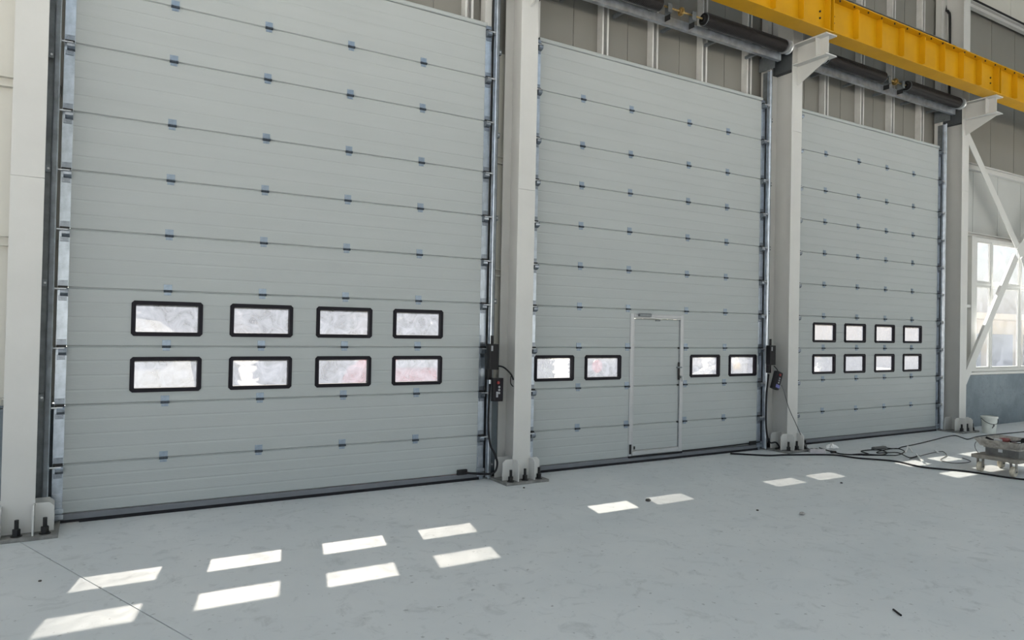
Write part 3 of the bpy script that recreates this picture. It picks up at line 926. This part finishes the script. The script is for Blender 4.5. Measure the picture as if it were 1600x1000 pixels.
# ------------------------------------------------------------------ crane runway beams
YC = -0.785
BLAB = ['yellow crane runway beam over the middle door', 'yellow crane runway beam over the far door', 'yellow crane runway beam over the window bay at the right edge']
for bi in range(3):
    a, b = XC[bi + 1] + 0.004, XC[bi + 2] - 0.004
    zb, zt = 6.277, 6.83
    t = thing('crane_runway_beam', ((a + b) / 2, YC, zb), BLAB[bi], 'beam', 'yellow crane runway beams')
    part('bottom_flange', MB().box(a, b, YC - 0.135, YC + 0.135, zb, zb + 0.014), M_YEL, t)
    part('top_flange', MB().box(a, b, YC - 0.125, YC + 0.125, zt - 0.014, zt), M_YEL, t)
    part('web', MB().box(a, b, YC - 0.005, YC + 0.005, zb + 0.014, zt - 0.014), M_YEL, t)
    n = 8
    for k in range(n + 1):
        xx = a + 0.04 + (b - a - 0.08) * k / n
        for s in (-1, 1):
            part('stiffener', MB().prism([(YC + s * 0.0055, zb + (0.0145 if k in (0, n) else 0.07)), (YC + s * 0.100, zb + (0.0145 if k in (0, n) else 0.07)), (YC + s * 0.100, zt - 0.045), (YC + s * 0.07, zt - 0.0145), (YC + s * 0.0055, zt - 0.0145)], 'x', xx - 0.005, xx + 0.005), M_YEL, t)
    rl = part('crane_rail', MB().box(a, b, YC - 0.035, YC + 0.035, zt + 0.001, zt + 0.06), M_YDUST, t)
    for k in range(14):
        xx = a + 0.18 + (b - a - 0.36) * k / 13
        for s in (-1, 1):
            cpp = part('rail_clip', MB().bbox(xx - 0.05, xx + 0.05, YC + s * 0.085 - 0.028, YC + s * 0.085 + 0.028, zt + 0.001, zt + 0.02, 0.004), M_YDUST, t)
            part('clip_bolt', MB().cyl((xx, YC + s * 0.098, zt - 0.040), (xx, YC + s * 0.098, zt - 0.0145), 0.011, seg=6), M_BLACK, cpp)
    for xe in (a + 0.16, b - 0.16):
        for z in (zb + 0.22, zb + 0.32):
            part('splice_bolt', MB().cyl((xe, YC - 0.0055, z), (xe, YC - 0.02, z), 0.016, seg=6), M_BLACK, t)

# ------------------------------------------------------------------ control boxes and cables at the columns
def control_set(x, tilt, lab1, lab2, screen):
    o = thing('door_operator', (x + 0.02, -0.15, 1.32), lab1, 'motor box')
    part('housing', MB().bbox(x - 0.05, x + 0.075, -0.20, -0.105, 1.32, 1.62, 0.012), M_CBOX, o)
    part('gear_head', MB().bbox(x - 0.058, x + 0.0, -0.18, -0.115, 1.20, 1.319, 0.01), M_CBOX, o)
    part('chain_guide', MB().cyl((x + 0.0, -0.15, 1.621), (x + 0.0, -0.15, 1.72), 0.018), M_CBOX, o)
    part('rating_plate', MB().box(x - 0.035, x - 0.012, -0.203, -0.2005, 1.54, 1.60), M_LGREY, o)
    part('mount', MB().box(x - 0.04, x + 0.04, -0.1045, -0.093, 1.34, 1.60), M_GALV_D, o)
    c = thing('control_box', (x + 0.03, -0.245, 1.09), lab2, 'control box')
    if tilt:
        c.rotation_euler = (0, math.radians(tilt), 0)
    L = lambda mb: mb
    # built around the origin so that the whole box can hang tilted
    me = MB().bbox(-0.065, 0.065, -0.045, 0.045, -0.135, 0.135, 0.016).mesh('case', M_CBOX)
    put('case', me, c)
    put('cover', MB().bbox(-0.052, 0.050, -0.052, -0.0455, -0.120, 0.120, 0.002).mesh('cover', M_WFRAME), c)
    put('stop_button', MB().cyl((-0.022, -0.053, 0.085), (-0.022, -0.068, 0.085), 0.017).mesh('stop_button', M_RED), c)
    for z in (0.035, 0.0, -0.035):
        put('push_button', MB().cyl((-0.005, -0.053, z), (-0.005, -0.060, z), 0.013, seg=12).mesh('push_button', M_LGREY), c)
    if screen:
        put('label_plate', MB().box(-0.045, 0.045, -0.0545, -0.0525, -0.115, -0.065).mesh('label_plate', M_SCREEN), c)
    else:
        put('label_plate', MB().box(-0.042, -0.018, -0.0545, -0.0525, -0.085, -0.02).mesh('label_plate', M_LGREY), c)
    return o, c
control_set(5.83, 0, 'black door motor box on the track left of the column between nearest and middle door', 'black control box with red stop button beside the nearest door', False)
control_set(10.74, 20, 'black door motor box beside the right track of the middle door', 'black control box with violet label hanging tilted beside the middle door', True)

def cable(pts, r, m, label, cat='cable', name='cable', k=6, group=None):
    return single(name, MB().tube(smoothline(pts, k), r), m, label, cat, group, smooth=True)
# nearest column set
cable([(5.918, -0.15, 1.36), (5.97, -0.20, 1.345), (6.04, -0.245, 1.27), (6.07, -0.26, 1.20)], 0.010, M_CABLE, 'short black cable curving from the motor box behind the column flange')
cable([(6.04, -0.25, 1.245), (6.04, -0.25, 1.16), (6.07, -0.26, 1.12)], 0.006, M_CABLE, 'thin black cable loop hanging at the column below the motor box')
cable([(5.81, -0.155, 1.15), (5.80, -0.155, 0.7), (5.82, -0.17, 0.45), (5.87, -0.20, 0.33), (5.885, -0.24, 0.22), (5.84, -0.24, 0.12), (5.74, -0.14, 0.095), (5.56, -0.055, 0.108)], 0.013, M_CABLE, 'black hose running down the track of the nearest door to its bottom edge')
single('seal_sensor', MB().bbox(5.47, 5.59, -0.055, -0.014, 0.085, 0.145, 0.006), M_BLACK, 'small black sensor box at the bottom right of the nearest door', 'sensor')
# middle door set
cable([(10.72, -0.14, 1.18), (10.70, -0.12, 0.8), (10.70, -0.13, 0.35), (10.74, -0.16, 0.14), (10.84, -0.20, 0.13), (10.87, -0.24, 0.06), (10.80, -0.22, 0.045)], 0.013, M_CABLE, 'black hose running down the right track of the middle door, looped below')
cable([(9.05, -0.030, 0.105), (9.6, -0.030, 0.108), (10.2, -0.03, 0.115), (10.66, -0.045, 0.13)], 0.010, M_CABLE, 'black cable clipped along the bottom of the middle door')
single('seal_sensor', MB().bbox(10.42, 10.56, -0.062, -0.042, 0.095, 0.155, 0.006), M_BLACK, 'small black sensor box at the bottom right of the middle door', 'sensor')
cable([(10.82, -0.30, 1.02), (10.84, -0.33, 0.93), (10.93, -0.335, 0.72), (11.00, -0.335, 0.60), (11.10, -0.34, 0.45), (11.20, -0.37, 0.25), (11.215, -0.44, 0.10), (11.22, -0.50, 0.05)], 0.006, M_GCABLE, 'thin grey lead hanging from the tilted control box to the floor socket')
cable([(10.745, -0.215, 1.31), (10.78, -0.235, 1.27), (10.80, -0.245, 1.235)], 0.008, M_CABLE, 'short black cable joining motor and tilted control box')

# ------------------------------------------------------------------ things on the floor
# extension socket by the column foot
s = thing('extension_socket', (11.30, -0.56, 0), 'grey extension socket lying at the column foot right of the middle door', 'socket')
part('body', MB().prism([(11.20, -0.54), (11.40, -0.66), (11.44, -0.60), (11.24, -0.48)], 'z', 0.002, 0.060), mat('dusty_grey_plastic', (0.42, 0.40, 0.41), 0.6, 0, 0.2, 20), s)
for k in range(3):
    cx_, cy_ = 11.255 + k * 0.062, -0.528 - k * 0.036
    part('outlet', MB().cyl((cx_, cy_, 0.0605), (cx_, cy_, 0.065), 0.020, seg=14), M_BLACK, s)
single('plug', MB().cyl((11.47, -0.70, 0.024), (11.54, -0.74, 0.024), 0.022, 0.015), M_BLACK, 'black plug lying beside the extension socket', 'plug', smooth=True)
def crumple(cx, cy, r, h, n=22, seed=1):
    rnd = random.Random(seed)
    mb = MB()
    base = len(mb.v)
    rings = 5
    for i in range(rings):
        f = i / (rings - 1)
        for k in range(n):
            g = 2 * math.pi * k / n
            rr = r * (0.15 + 0.85 * f) * (1 + rnd.uniform(-.2, .2))
            mb.v.append((cx + rr * math.cos(g), cy + rr * 0.7 * math.sin(g), 0.002 + max(0, h * (1 - f) * rnd.uniform(0.4, 1.1) + rnd.uniform(0, .012))))
    for i in range(rings - 1):
        for k in range(n):
            j = (k + 1) % n
            mb.f.append((i * n + k, i * n + j, (i + 1) * n + j, (i + 1) * n + k))
    mb.f.append(tuple(range(n)))
    return mb
single('plastic_bag', crumple(11.92, -0.40, 0.14, 0.07), M_PAPER, 'crumpled clear plastic wrap beside the extension socket', 'plastic wrap')
Zc = 0.013
def P2(L, z=Zc):
    return [(a, b, z) for a, b in L]
cable(P2([(9.95, -0.10), (10.10, -0.24), (10.36, -0.46), (10.68, -0.55), (11.30, -0.84), (11.42, -1.17), (11.70, -1.57), (11.62, -1.98), (11.85, -2.36), (11.93, -2.62), (11.99, -2.98), (12.20, -3.2), (12.7, -3.4)]), 0.012, M_CABLE, 'long thick black cable snaking over the floor past the cart')
cable(P2([(11.70, -0.34), (11.56, -0.66), (11.54, -0.89), (11.86, -1.07), (12.05, -0.82), (12.42, -0.86), (12.30, -1.08), (12.02, -1.16), (11.80, -0.98), (11.60, -0.95)], 0.012), 0.009, M_CABLE, 'black cable lying in tangled loops in front of the far door')
cable(P2([(11.62, -1.12), (11.98, -1.30), (12.14, -1.34), (12.56, -1.20), (12.72, -0.98), (12.30, -1.00), (12.02, -1.10), (12.34, -1.22), (12.10, -1.54), (12.42, -1.50)], 0.030), 0.008, M_CABLE, 'second black cable looped through the tangle in front of the far door')
cable(P2([(12.71, -0.76), (12.82, -0.92), (13.10, -0.86), (13.58, -0.80), (14.41, -0.66), (15.0, -0.55), (15.32, -0.54), (15.18, -0.72), (15.07, -0.88), (15.50, -0.80), (15.92, -0.78), (16.8, -0.82), (18.2, -0.9)], 0.010), 0.008, M_CABLE, 'thin black cable running towards the white bucket')
cable(P2([(12.10, -1.54), (12.61, -1.45), (13.10, -1.38), (13.27, -1.40), (12.95, -1.62), (12.45, -1.80), (12.40, -2.02), (12.75, -2.06), (12.95, -1.85)], 0.009), 0.006, M_GCABLE, 'thin grey lead curling over the sunlit patches near the cart')
single('adapter', MB().bbox(12.36, 12.66, -0.86, -0.79, 0.002, 0.05, 0.012), M_GCABLE, 'small grey cable connector lying in front of the far door', 'connector')
# white off-cuts
cable([(12.58, -1.20, 0.006), (12.78, -1.12, 0.05), (12.92, -1.05, 0.058), (12.84, -1.14, 0.03), (12.76, -1.21, 0.006)], 0.012, M_PAPER, 'bent white plastic strip standing beside the cable tangle', 'plastic strip', 'plastic_strip')
single('plastic_strip', MB().bar((12.52, -1.40, 0.030), (11.98, -1.80, 0.030), 0.022, 0.016), M_PAPER, 'straight white plastic strip lying between the cables', 'plastic strip')
single('plastic_strip', MB().bar((13.20, -1.32, 0.022), (13.02, -1.46, 0.022), 0.03, 0.010), M_PAPER, 'short white plastic strip nearest the far door', 'plastic strip')
# pebbles, screws
def pebble(x, y, r, m, label, seed):
    rnd = random.Random(seed)
    mb = MB()
    mb.lathe([(0.001, 0.0), (r * 0.8, 0.001), (r, r * 0.4), (r * 0.75, r * 0.8), (0.001, r)], (x, y, 0.0), 'z', 9)
    mb.v = [(x + (a - x) * rnd.uniform(.8, 1.2), y + (b - y) * rnd.uniform(.7, 1.1), c) for a, b, c in mb.v]
    return single('pebble', mb, m, label, 'pebble', 'bits of rubble on the floor')
M_STONE = mat('pale_rubble', (0.36, 0.35, 0.33), 0.8, 0, 0.3, 30)
M_DIRT = mat('dark_dirt', (0.07, 0.065, 0.06), 0.8)
pebble(7.94, -2.83, 0.030, M_STONE, 'pale pebble on the open floor in front of the middle door', 1)
pebble(7.65, -2.52, 0.014, M_DIRT, 'dark crumb just left of the pale pebble', 2)
pebble(6.90, -1.71, 0.030, M_DIRT, 'dark crumb between the two left sun patches of the middle door', 3)
pebble(9.66, -2.10, 0.018, M_DIRT, 'dark crumb right of the rightmost sun patch of the middle door', 4)
pebble(6.02, -0.62, 0.014, M_DIRT, 'dark crumb in front of the column between nearest and middle door', 5)
pebble(1.50, -1.55, 0.012, M_DIRT, 'dark crumb left of the floor joint', 6)
single('dowel', MB().cyl((6.37, -4.70, 0.008), (6.32, -4.78, 0.008), 0.007, seg=8), M_BLACK, 'short black screw on the floor near the lower right corner', 'screw')

# bucket
bx, by = 16.36, -0.62
b = thing('bucket', (bx, by, 0), 'white plastic bucket with paint splashes beside the last column', 'bucket')
part('body', MB().lathe([(0.001, 0.003), (0.108, 0.003), (0.130, 0.30), (0.130, 0.315), (0.123, 0.315), (0.101, 0.02), (0.001, 0.02)], (bx, by, 0), 'z', 28), M_BUCKET, b, smooth=True)
part('rim', MB().lathe([(0.1305, 0.285), (0.142, 0.288), (0.142, 0.32), (0.1305, 0.325)], (bx, by, 0), 'z', 28), M_BUCKET, b, smooth=True)
hp = []
for k in range(13):
    g = math.pi * k / 12
    dx = math.cos(g) * 0.146
    dn = math.sin(g) * 0.165
    hp.append((bx + dx * 0.84 - dn * 0.50, by - dx * 0.54 - dn * 0.72, 0.285 - math.sin(g) * 0.10))
part('handle', MB().tube(hp, 0.005, 6), M_BLACK, b)
for i, (az, z, r) in enumerate(((-118, 0.17, 0.018), (-122, 0.14, 0.014), (-128, 0.12, 0.012), (-114, 0.15, 0.010))):
    g = math.radians(az)
    rr = 0.108 + 0.022 * z / 0.3
    c0 = Vector((bx + rr * math.cos(g), by + rr * math.sin(g), z))
    nrm = Vector((math.cos(g), math.sin(g), 0))
    part('splash', MB().cyl(c0 - nrm * 0.001, c0 + nrm * 0.003, r, r * 0.7, seg=9), M_SPLASH, b)

# tool cart at the right edge
cxa, cxb, cya, cyb = 12.06, 12.78, -2.98, -2.40
c = thing('tool_cart', ((cxa + cxb) / 2, (cya + cyb) / 2, 0), 'dusty low cart on four casters at the right edge of the photo', 'cart')
part('deck', MB().bbox(cxa, cxb, cya, cyb, 0.19, 0.235, 0.006), M_CART, c)
for wx, wy in ((cxa + 0.08, cyb - 0.08), (cxa + 0.08, cya + 0.10), (cxb - 0.08, cyb - 0.08), (cxb - 0.08, cya + 0.10)):
    cs = part('caster', MB().box(wx - 0.045, wx + 0.045, wy - 0.04, wy + 0.04, 0.178, 0.1895).box(wx - 0.030, wx + 0.030, wy - 0.035, wy - 0.029, 0.055, 0.178).box(wx - 0.030, wx + 0.030, wy + 0.029, wy + 0.035, 0.055, 0.178), M_CARTM, c)
    part('wheel', MB().lathe([(0.012, -0.026), (0.060, -0.026), (0.068, -0.016), (0.068, 0.016), (0.060, 0.026), (0.012, 0.026)], (wx, wy, 0.068), 'y', 20), M_CREAMW, cs, smooth=True)
    part('axle', MB().cyl((wx, wy - 0.040, 0.068), (wx, wy + 0.040, 0.068), 0.010, seg=8), M_BLACK, cs)
bxo = thing('tool_box', (cxa + 0.36, (cya + cyb) / 2, 0.236), 'grey steel box standing on the deck of the cart', 'box')
part('body', MB().bbox(cxa + 0.12, cxb - 0.04, cya + 0.06, cyb - 0.12, 0.236, 0.335, 0.004), mat('grey_box_steel', (0.15, 0.15, 0.145), 0.6, 0.3, 0.25, 10), bxo)
part('lid', MB().bbox(cxa + 0.10, cxb - 0.02, cya + 0.045, cyb - 0.105, 0.3355, 0.352, 0.004), M_CARTM, bxo)
part('latch', MB().box(cxa + 0.113, cxa + 0.1195, cya + 0.25, cya + 0.30, 0.29, 0.33), M_ALU, bxo)
# flared steel tray on top of the box
tx0, tx1, ty0, ty1 = cxa + 0.03, cxb - 0.02, cya + 0.02, cyb - 0.02
def tray_mb():
    mb = MB()
    zl, zh, fl_, th = 0.3535, 0.440, 0.055, 0.006
    o0 = [(tx0 + fl_, ty0 + fl_, zl), (tx1 - fl_, ty0 + fl_, zl), (tx1 - fl_, ty1 - fl_, zl), (tx0 + fl_, ty1 - fl_, zl)]
    o1 = [(tx0, ty0, zh), (tx1, ty0, zh), (tx1, ty1, zh), (tx0, ty1, zh)]
    i1 = [(tx0 + th, ty0 + th, zh), (tx1 - th, ty0 + th, zh), (tx1 - th, ty1 - th, zh), (tx0 + th, ty1 - th, zh)]
    i0 = [(x + (th if i in (0, 3) else -th), y + (th if i in (0, 1) else -th), zl + th) for i, (x, y, z) in enumerate(o0)]
    mb.v = o0 + o1 + i1 + i0
    mb.f = [(0, 1, 2, 3), (12, 13, 14, 15)]
    for k in range(4):
        j = (k + 1) % 4
        mb.f += [(k, j, 4 + j, 4 + k), (4 + k, 4 + j, 8 + j, 8 + k), (8 + k, 8 + j, 12 + j, 12 + k)]
    return mb
tr = thing('steel_tray', ((tx0 + tx1) / 2, (ty0 + ty1) / 2, 0.3535), 'mortar-splashed flared steel tray on top of the cart', 'tray')
part('pan', tray_mb(), M_CARTM, tr)
part('rim_wire', MB().tube([(tx0, ty0, 0.443), (tx1, ty0, 0.443), (tx1, ty1, 0.443), (tx0, ty1, 0.443), (tx0, ty0, 0.443)], 0.006, 6), M_CARTM, tr)
part('hook', MB().tube(smoothline([(tx0 - 0.004, ty1 - 0.03, 0.40), (tx0 - 0.02, ty1 - 0.02, 0.36), (tx0 - 0.015, ty1 - 0.03, 0.30), (tx0 + 0.0, ty1 - 0.06, 0.25)]), 0.005, 6), M_GCABLE, tr)
gd = thing('angle_grinder', (12.30, -2.62, 0.37), 'dark red power tool lying in the tray of the cart', 'power tool')
part('body', MB().lathe([(0.001, 0), (0.030, 0.0), (0.040, 0.03), (0.043, 0.12), (0.034, 0.18), (0.030, 0.24), (0.001, 0.25)], (12.24, -2.66, 0.428), 'x', 16), M_DRED, gd, smooth=True)
part('gear_head', MB().bbox(12.185, 12.24, -2.70, -2.62, 0.385, 0.462, 0.012), M_ALU, gd)
part('disc', MB().cyl((12.21, -2.66, 0.372), (12.21, -2.66, 0.378), 0.062, seg=24), M_BLACK, gd)
part('side_handle', MB().cyl((12.21, -2.615, 0.43), (12.21, -2.515, 0.46), 0.012, 0.016), M_BLACK, gd, smooth=True)
dl = thing('power_drill', (12.58, -2.78, 0.37), 'black cordless drill heaped at the right of the tray', 'power tool')
part('body', MB().lathe([(0.001, 0), (0.028, 0.0), (0.036, 0.02), (0.036, 0.14), (0.022, 0.17), (0.014, 0.21), (0.001, 0.212)], (12.48, -2.84, 0.445), 'x', 16), M_BLACK, dl, smooth=True)
part('grip', MB().bar((12.58, -2.84, 0.43), (12.58, -2.72, 0.395), 0.035, 0.045), M_BLACK, dl)
part('battery', MB().bbox(12.53, 12.63, -2.73, -2.66, 0.362, 0.415, 0.006), M_BLACK, dl)
single('pliers', MB().bar((12.16, -2.92, 0.455), (12.32, -2.80, 0.43), 0.014, 0.010).bar((12.19, -2.93, 0.455), (12.31, -2.78, 0.43), 0.014, 0.010), M_ALU, 'pair of bright steel pliers leaning on the rim of the tray', 'pliers')

# ------------------------------------------------------------------ outside: seen through the panes
v = thing('van', (0.6, 3.3, -0.03), 'white van parked outside behind the left windows of the nearest door', 'van')
vz = -0.03
prof = [(-1.9, 0.35), (2.80, 0.35), (2.92, 0.55), (2.93, 1.05), (2.86, 1.40), (2.72, 1.68), (2.50, 1.84), (2.10, 1.88), (-1.2, 1.88), (-1.5, 1.80), (-2.05, 1.05), (-2.1, 0.6)]
part('body', MB().prism([(x, z + vz) for x, z in prof], 'y', 2.55, 4.2), M_VAN, v)
part('side_window', MB().prism([(-1.2, 1.20), (2.55, 1.20), (2.66, 1.28), (2.68, 1.40), (2.60, 1.55), (-1.35, 1.55)], 'y', 2.535, 2.549), M_VGLASS, v)
part('roof_rail', MB().bbox(-1.0, 2.3, 2.62, 2.66, 1.90, 1.935, 0.008), M_ALU, v)
for x in (-1.25, 1.95):
    for y in (2.53, 4.02):
        wv = part('wheel', MB().lathe([(0.06, 0), (0.30, 0.0), (0.335, 0.03), (0.335, 0.16), (0.30, 0.19), (0.06, 0.19)], (x, y, 0.31), 'y', 24), M_TYRE, v, smooth=True)
        part('rim', MB().lathe([(0.001, 0), (0.19, -0.004), (0.20, 0.0)], (x, y - 0.001, 0.31), 'y', 20), M_ALU, wv)
cr = thing('red_car', (8.3, 6.6, -0.03), 'red car parked outside seen through the lower right window of the nearest door', 'car')
part('body', MB().prism([(6.50, 0.22), (10.40, 0.22), (10.50, 0.60), (10.10, 0.80), (9.30, 0.88), (6.60, 0.92), (6.42, 0.6)], 'y', 5.9, 7.5), M_REDCAR, cr)
part('cabin', MB().prism([(6.65, 0.921), (9.40, 0.885), (8.70, 1.36), (7.20, 1.40)], 'y', 6.0, 7.4), M_REDCAR, cr)
part('side_window', MB().prism([(6.95, 0.95), (9.15, 0.93), (8.62, 1.30), (7.28, 1.33)], 'y', 5.985, 5.999), M_VGLASS, cr)
for x in (7.2, 9.7):
    for y in (5.87, 7.34):
        part('wheel', MB().lathe([(0.05, 0), (0.28, 0.0), (0.31, 0.03), (0.31, 0.15), (0.28, 0.18), (0.05, 0.18)], (x, y, 0.28), 'y', 20), M_TYRE, cr, smooth=True)
rs = thing('round_sign', (10.62, 4.0, -0.03), 'round red sign on a post outside, behind the second window of the middle door', 'sign')
part('post', MB().cyl((10.62, 4.04, -0.03), (10.62, 4.04, 1.20), 0.03, seg=12), M_BGREY, rs)
part('disc', MB().cyl((10.62, 4.009, 1.06), (10.62, 3.995, 1.06), 0.13, seg=28), M_REDCAR, rs)
bl = thing('barrier', (13.4, 3.0, -0.03), 'white boom barrier with a yellow lamp outside the right windows of the middle door', 'barrier')
part('post', MB().bbox(13.55, 13.75, 2.9, 3.1, -0.03, 1.28, 0.02), M_BGREY, bl)
part('boom', MB().bar((12.0, 2.95, 0.86), (13.6, 2.95, 1.26), 0.04, 0.07), M_VAN, bl)
part('lamp', MB().lathe([(0.001, 0.10), (0.05, 0.09), (0.08, 0.05), (0.08, -0.03), (0.06, -0.06), (0.001, -0.06)], (13.35, 2.80, 1.09), 'z', 18), M_YMACH, bl, smooth=True)
part('lamp_arm', MB().bar((13.35, 2.86, 1.02), (13.6, 3.0, 0.98), 0.03, 0.03), M_BGREY, bl)

def leaf_mesh(n, rx, ry, rz, zc, seed):
    rnd = random.Random(seed)
    mb = MB()
    for i in range(n):
        while True:
            p = Vector((rnd.uniform(-1, 1), rnd.uniform(-1, 1), rnd.uniform(-1, 1)))
            if 0.35 < p.length < 1: break
        c0 = Vector((p.x * rx, p.y * ry, zc + p.z * rz))
        a = Vector((rnd.gauss(0, 1), rnd.gauss(0, 1), rnd.gauss(0, 1))).normalized()
        b2 = a.orthogonal().normalized()
        s1, s2 = rnd.uniform(.10, .20), rnd.uniform(.06, .11)
        k = len(mb.v)
        mb.v += [tuple(c0 - a * s1), tuple(c0 + b2 * s2), tuple(c0 + a * s1), tuple(c0 - b2 * s2)]
        mb.f.append((k, k + 1, k + 2, k + 3))
    me = bpy.data.meshes.new('crown')
    me.from_pydata(mb.v, [], mb.f)
    me.materials.append(M_LEAF)
    return me
LM_ = [leaf_mesh(2600, 2.0, 1.6, 1.7, 2.6, i) for i in range(3)]
tm = MB().cyl((0, 0, 0), (0, 0, 1.6), 0.14, 0.09, 10).cyl((0, 0, 1.5), (0.5, 0.2, 2.7), 0.07, 0.03, 8).cyl((0, 0, 1.5), (-0.5, -0.1, 2.8), 0.07, 0.03, 8).mesh('trunk', M_BARK)
TL = [('leafy tree outside, seen through the windows left in the nearest door', -1), ('leafy tree outside behind the white van', 3.5), ('leafy tree outside behind the middle windows of the nearest door', 7.5),
      ('leafy tree outside behind the right windows of the nearest door', 11.5), ('leafy tree outside behind the left windows of the middle door', 16), ('leafy tree outside behind the walk-through door', 21), ('leafy tree outside behind the right windows of the middle door', 27)]
for i, (lab, x) in enumerate(TL):
    t = thing('tree', (x, 13 + (i % 3), -0.03), lab, 'tree', 'trees outside')
    put('trunk', tm, t)
    put('crown', LM_[i % 3], t)
bm_ = [leaf_mesh(1600, 1.26, 0.8, 0.72, 0.70, 20 + i) for i in range(2)]
st_ = MB().cyl((0, 0, 0), (0, 0, 0.5), 0.05, 0.03, 8).cyl((0, 0, 0.1), (0.4, 0.1, 0.8), 0.03, 0.015, 6).cyl((0, 0, 0.1), (-0.4, 0, 0.8), 0.03, 0.015, 6).mesh('stem', M_BARK)
for i in range(9):
    t = thing('bush', (3.4 + 2.98 * i, 9.6 + 0.4 * (i % 2), -0.03), ('first', 'second', 'third', 'fourth', 'fifth', 'sixth', 'seventh', 'eighth', 'last')[i] + ' clipped bush from the left in the row outside the doors', 'bush', 'row of bushes outside')
    put('stem', st_, t)
    put('foliage', bm_[i % 2], t)
bd = thing('low_building', (48, 16, -0.03), 'low beige building with a flat roof seen through the right window', 'building')
part('wall', MB().box(41, 62, 13, 22, -0.03, 2.75), M_BEIGE, bd)
part('roof', MB().bbox(40.4, 62.6, 12.4, 22.6, 2.751, 3.15, 0.05), M_BEIGE, bd)
for x in (41.9, 45.5, 49.5):
    f = part('shutter', MB().bbox(x, x + 2.6, 12.93, 12.999, -0.02, 1.95, 0.02), M_BGREY, bd)
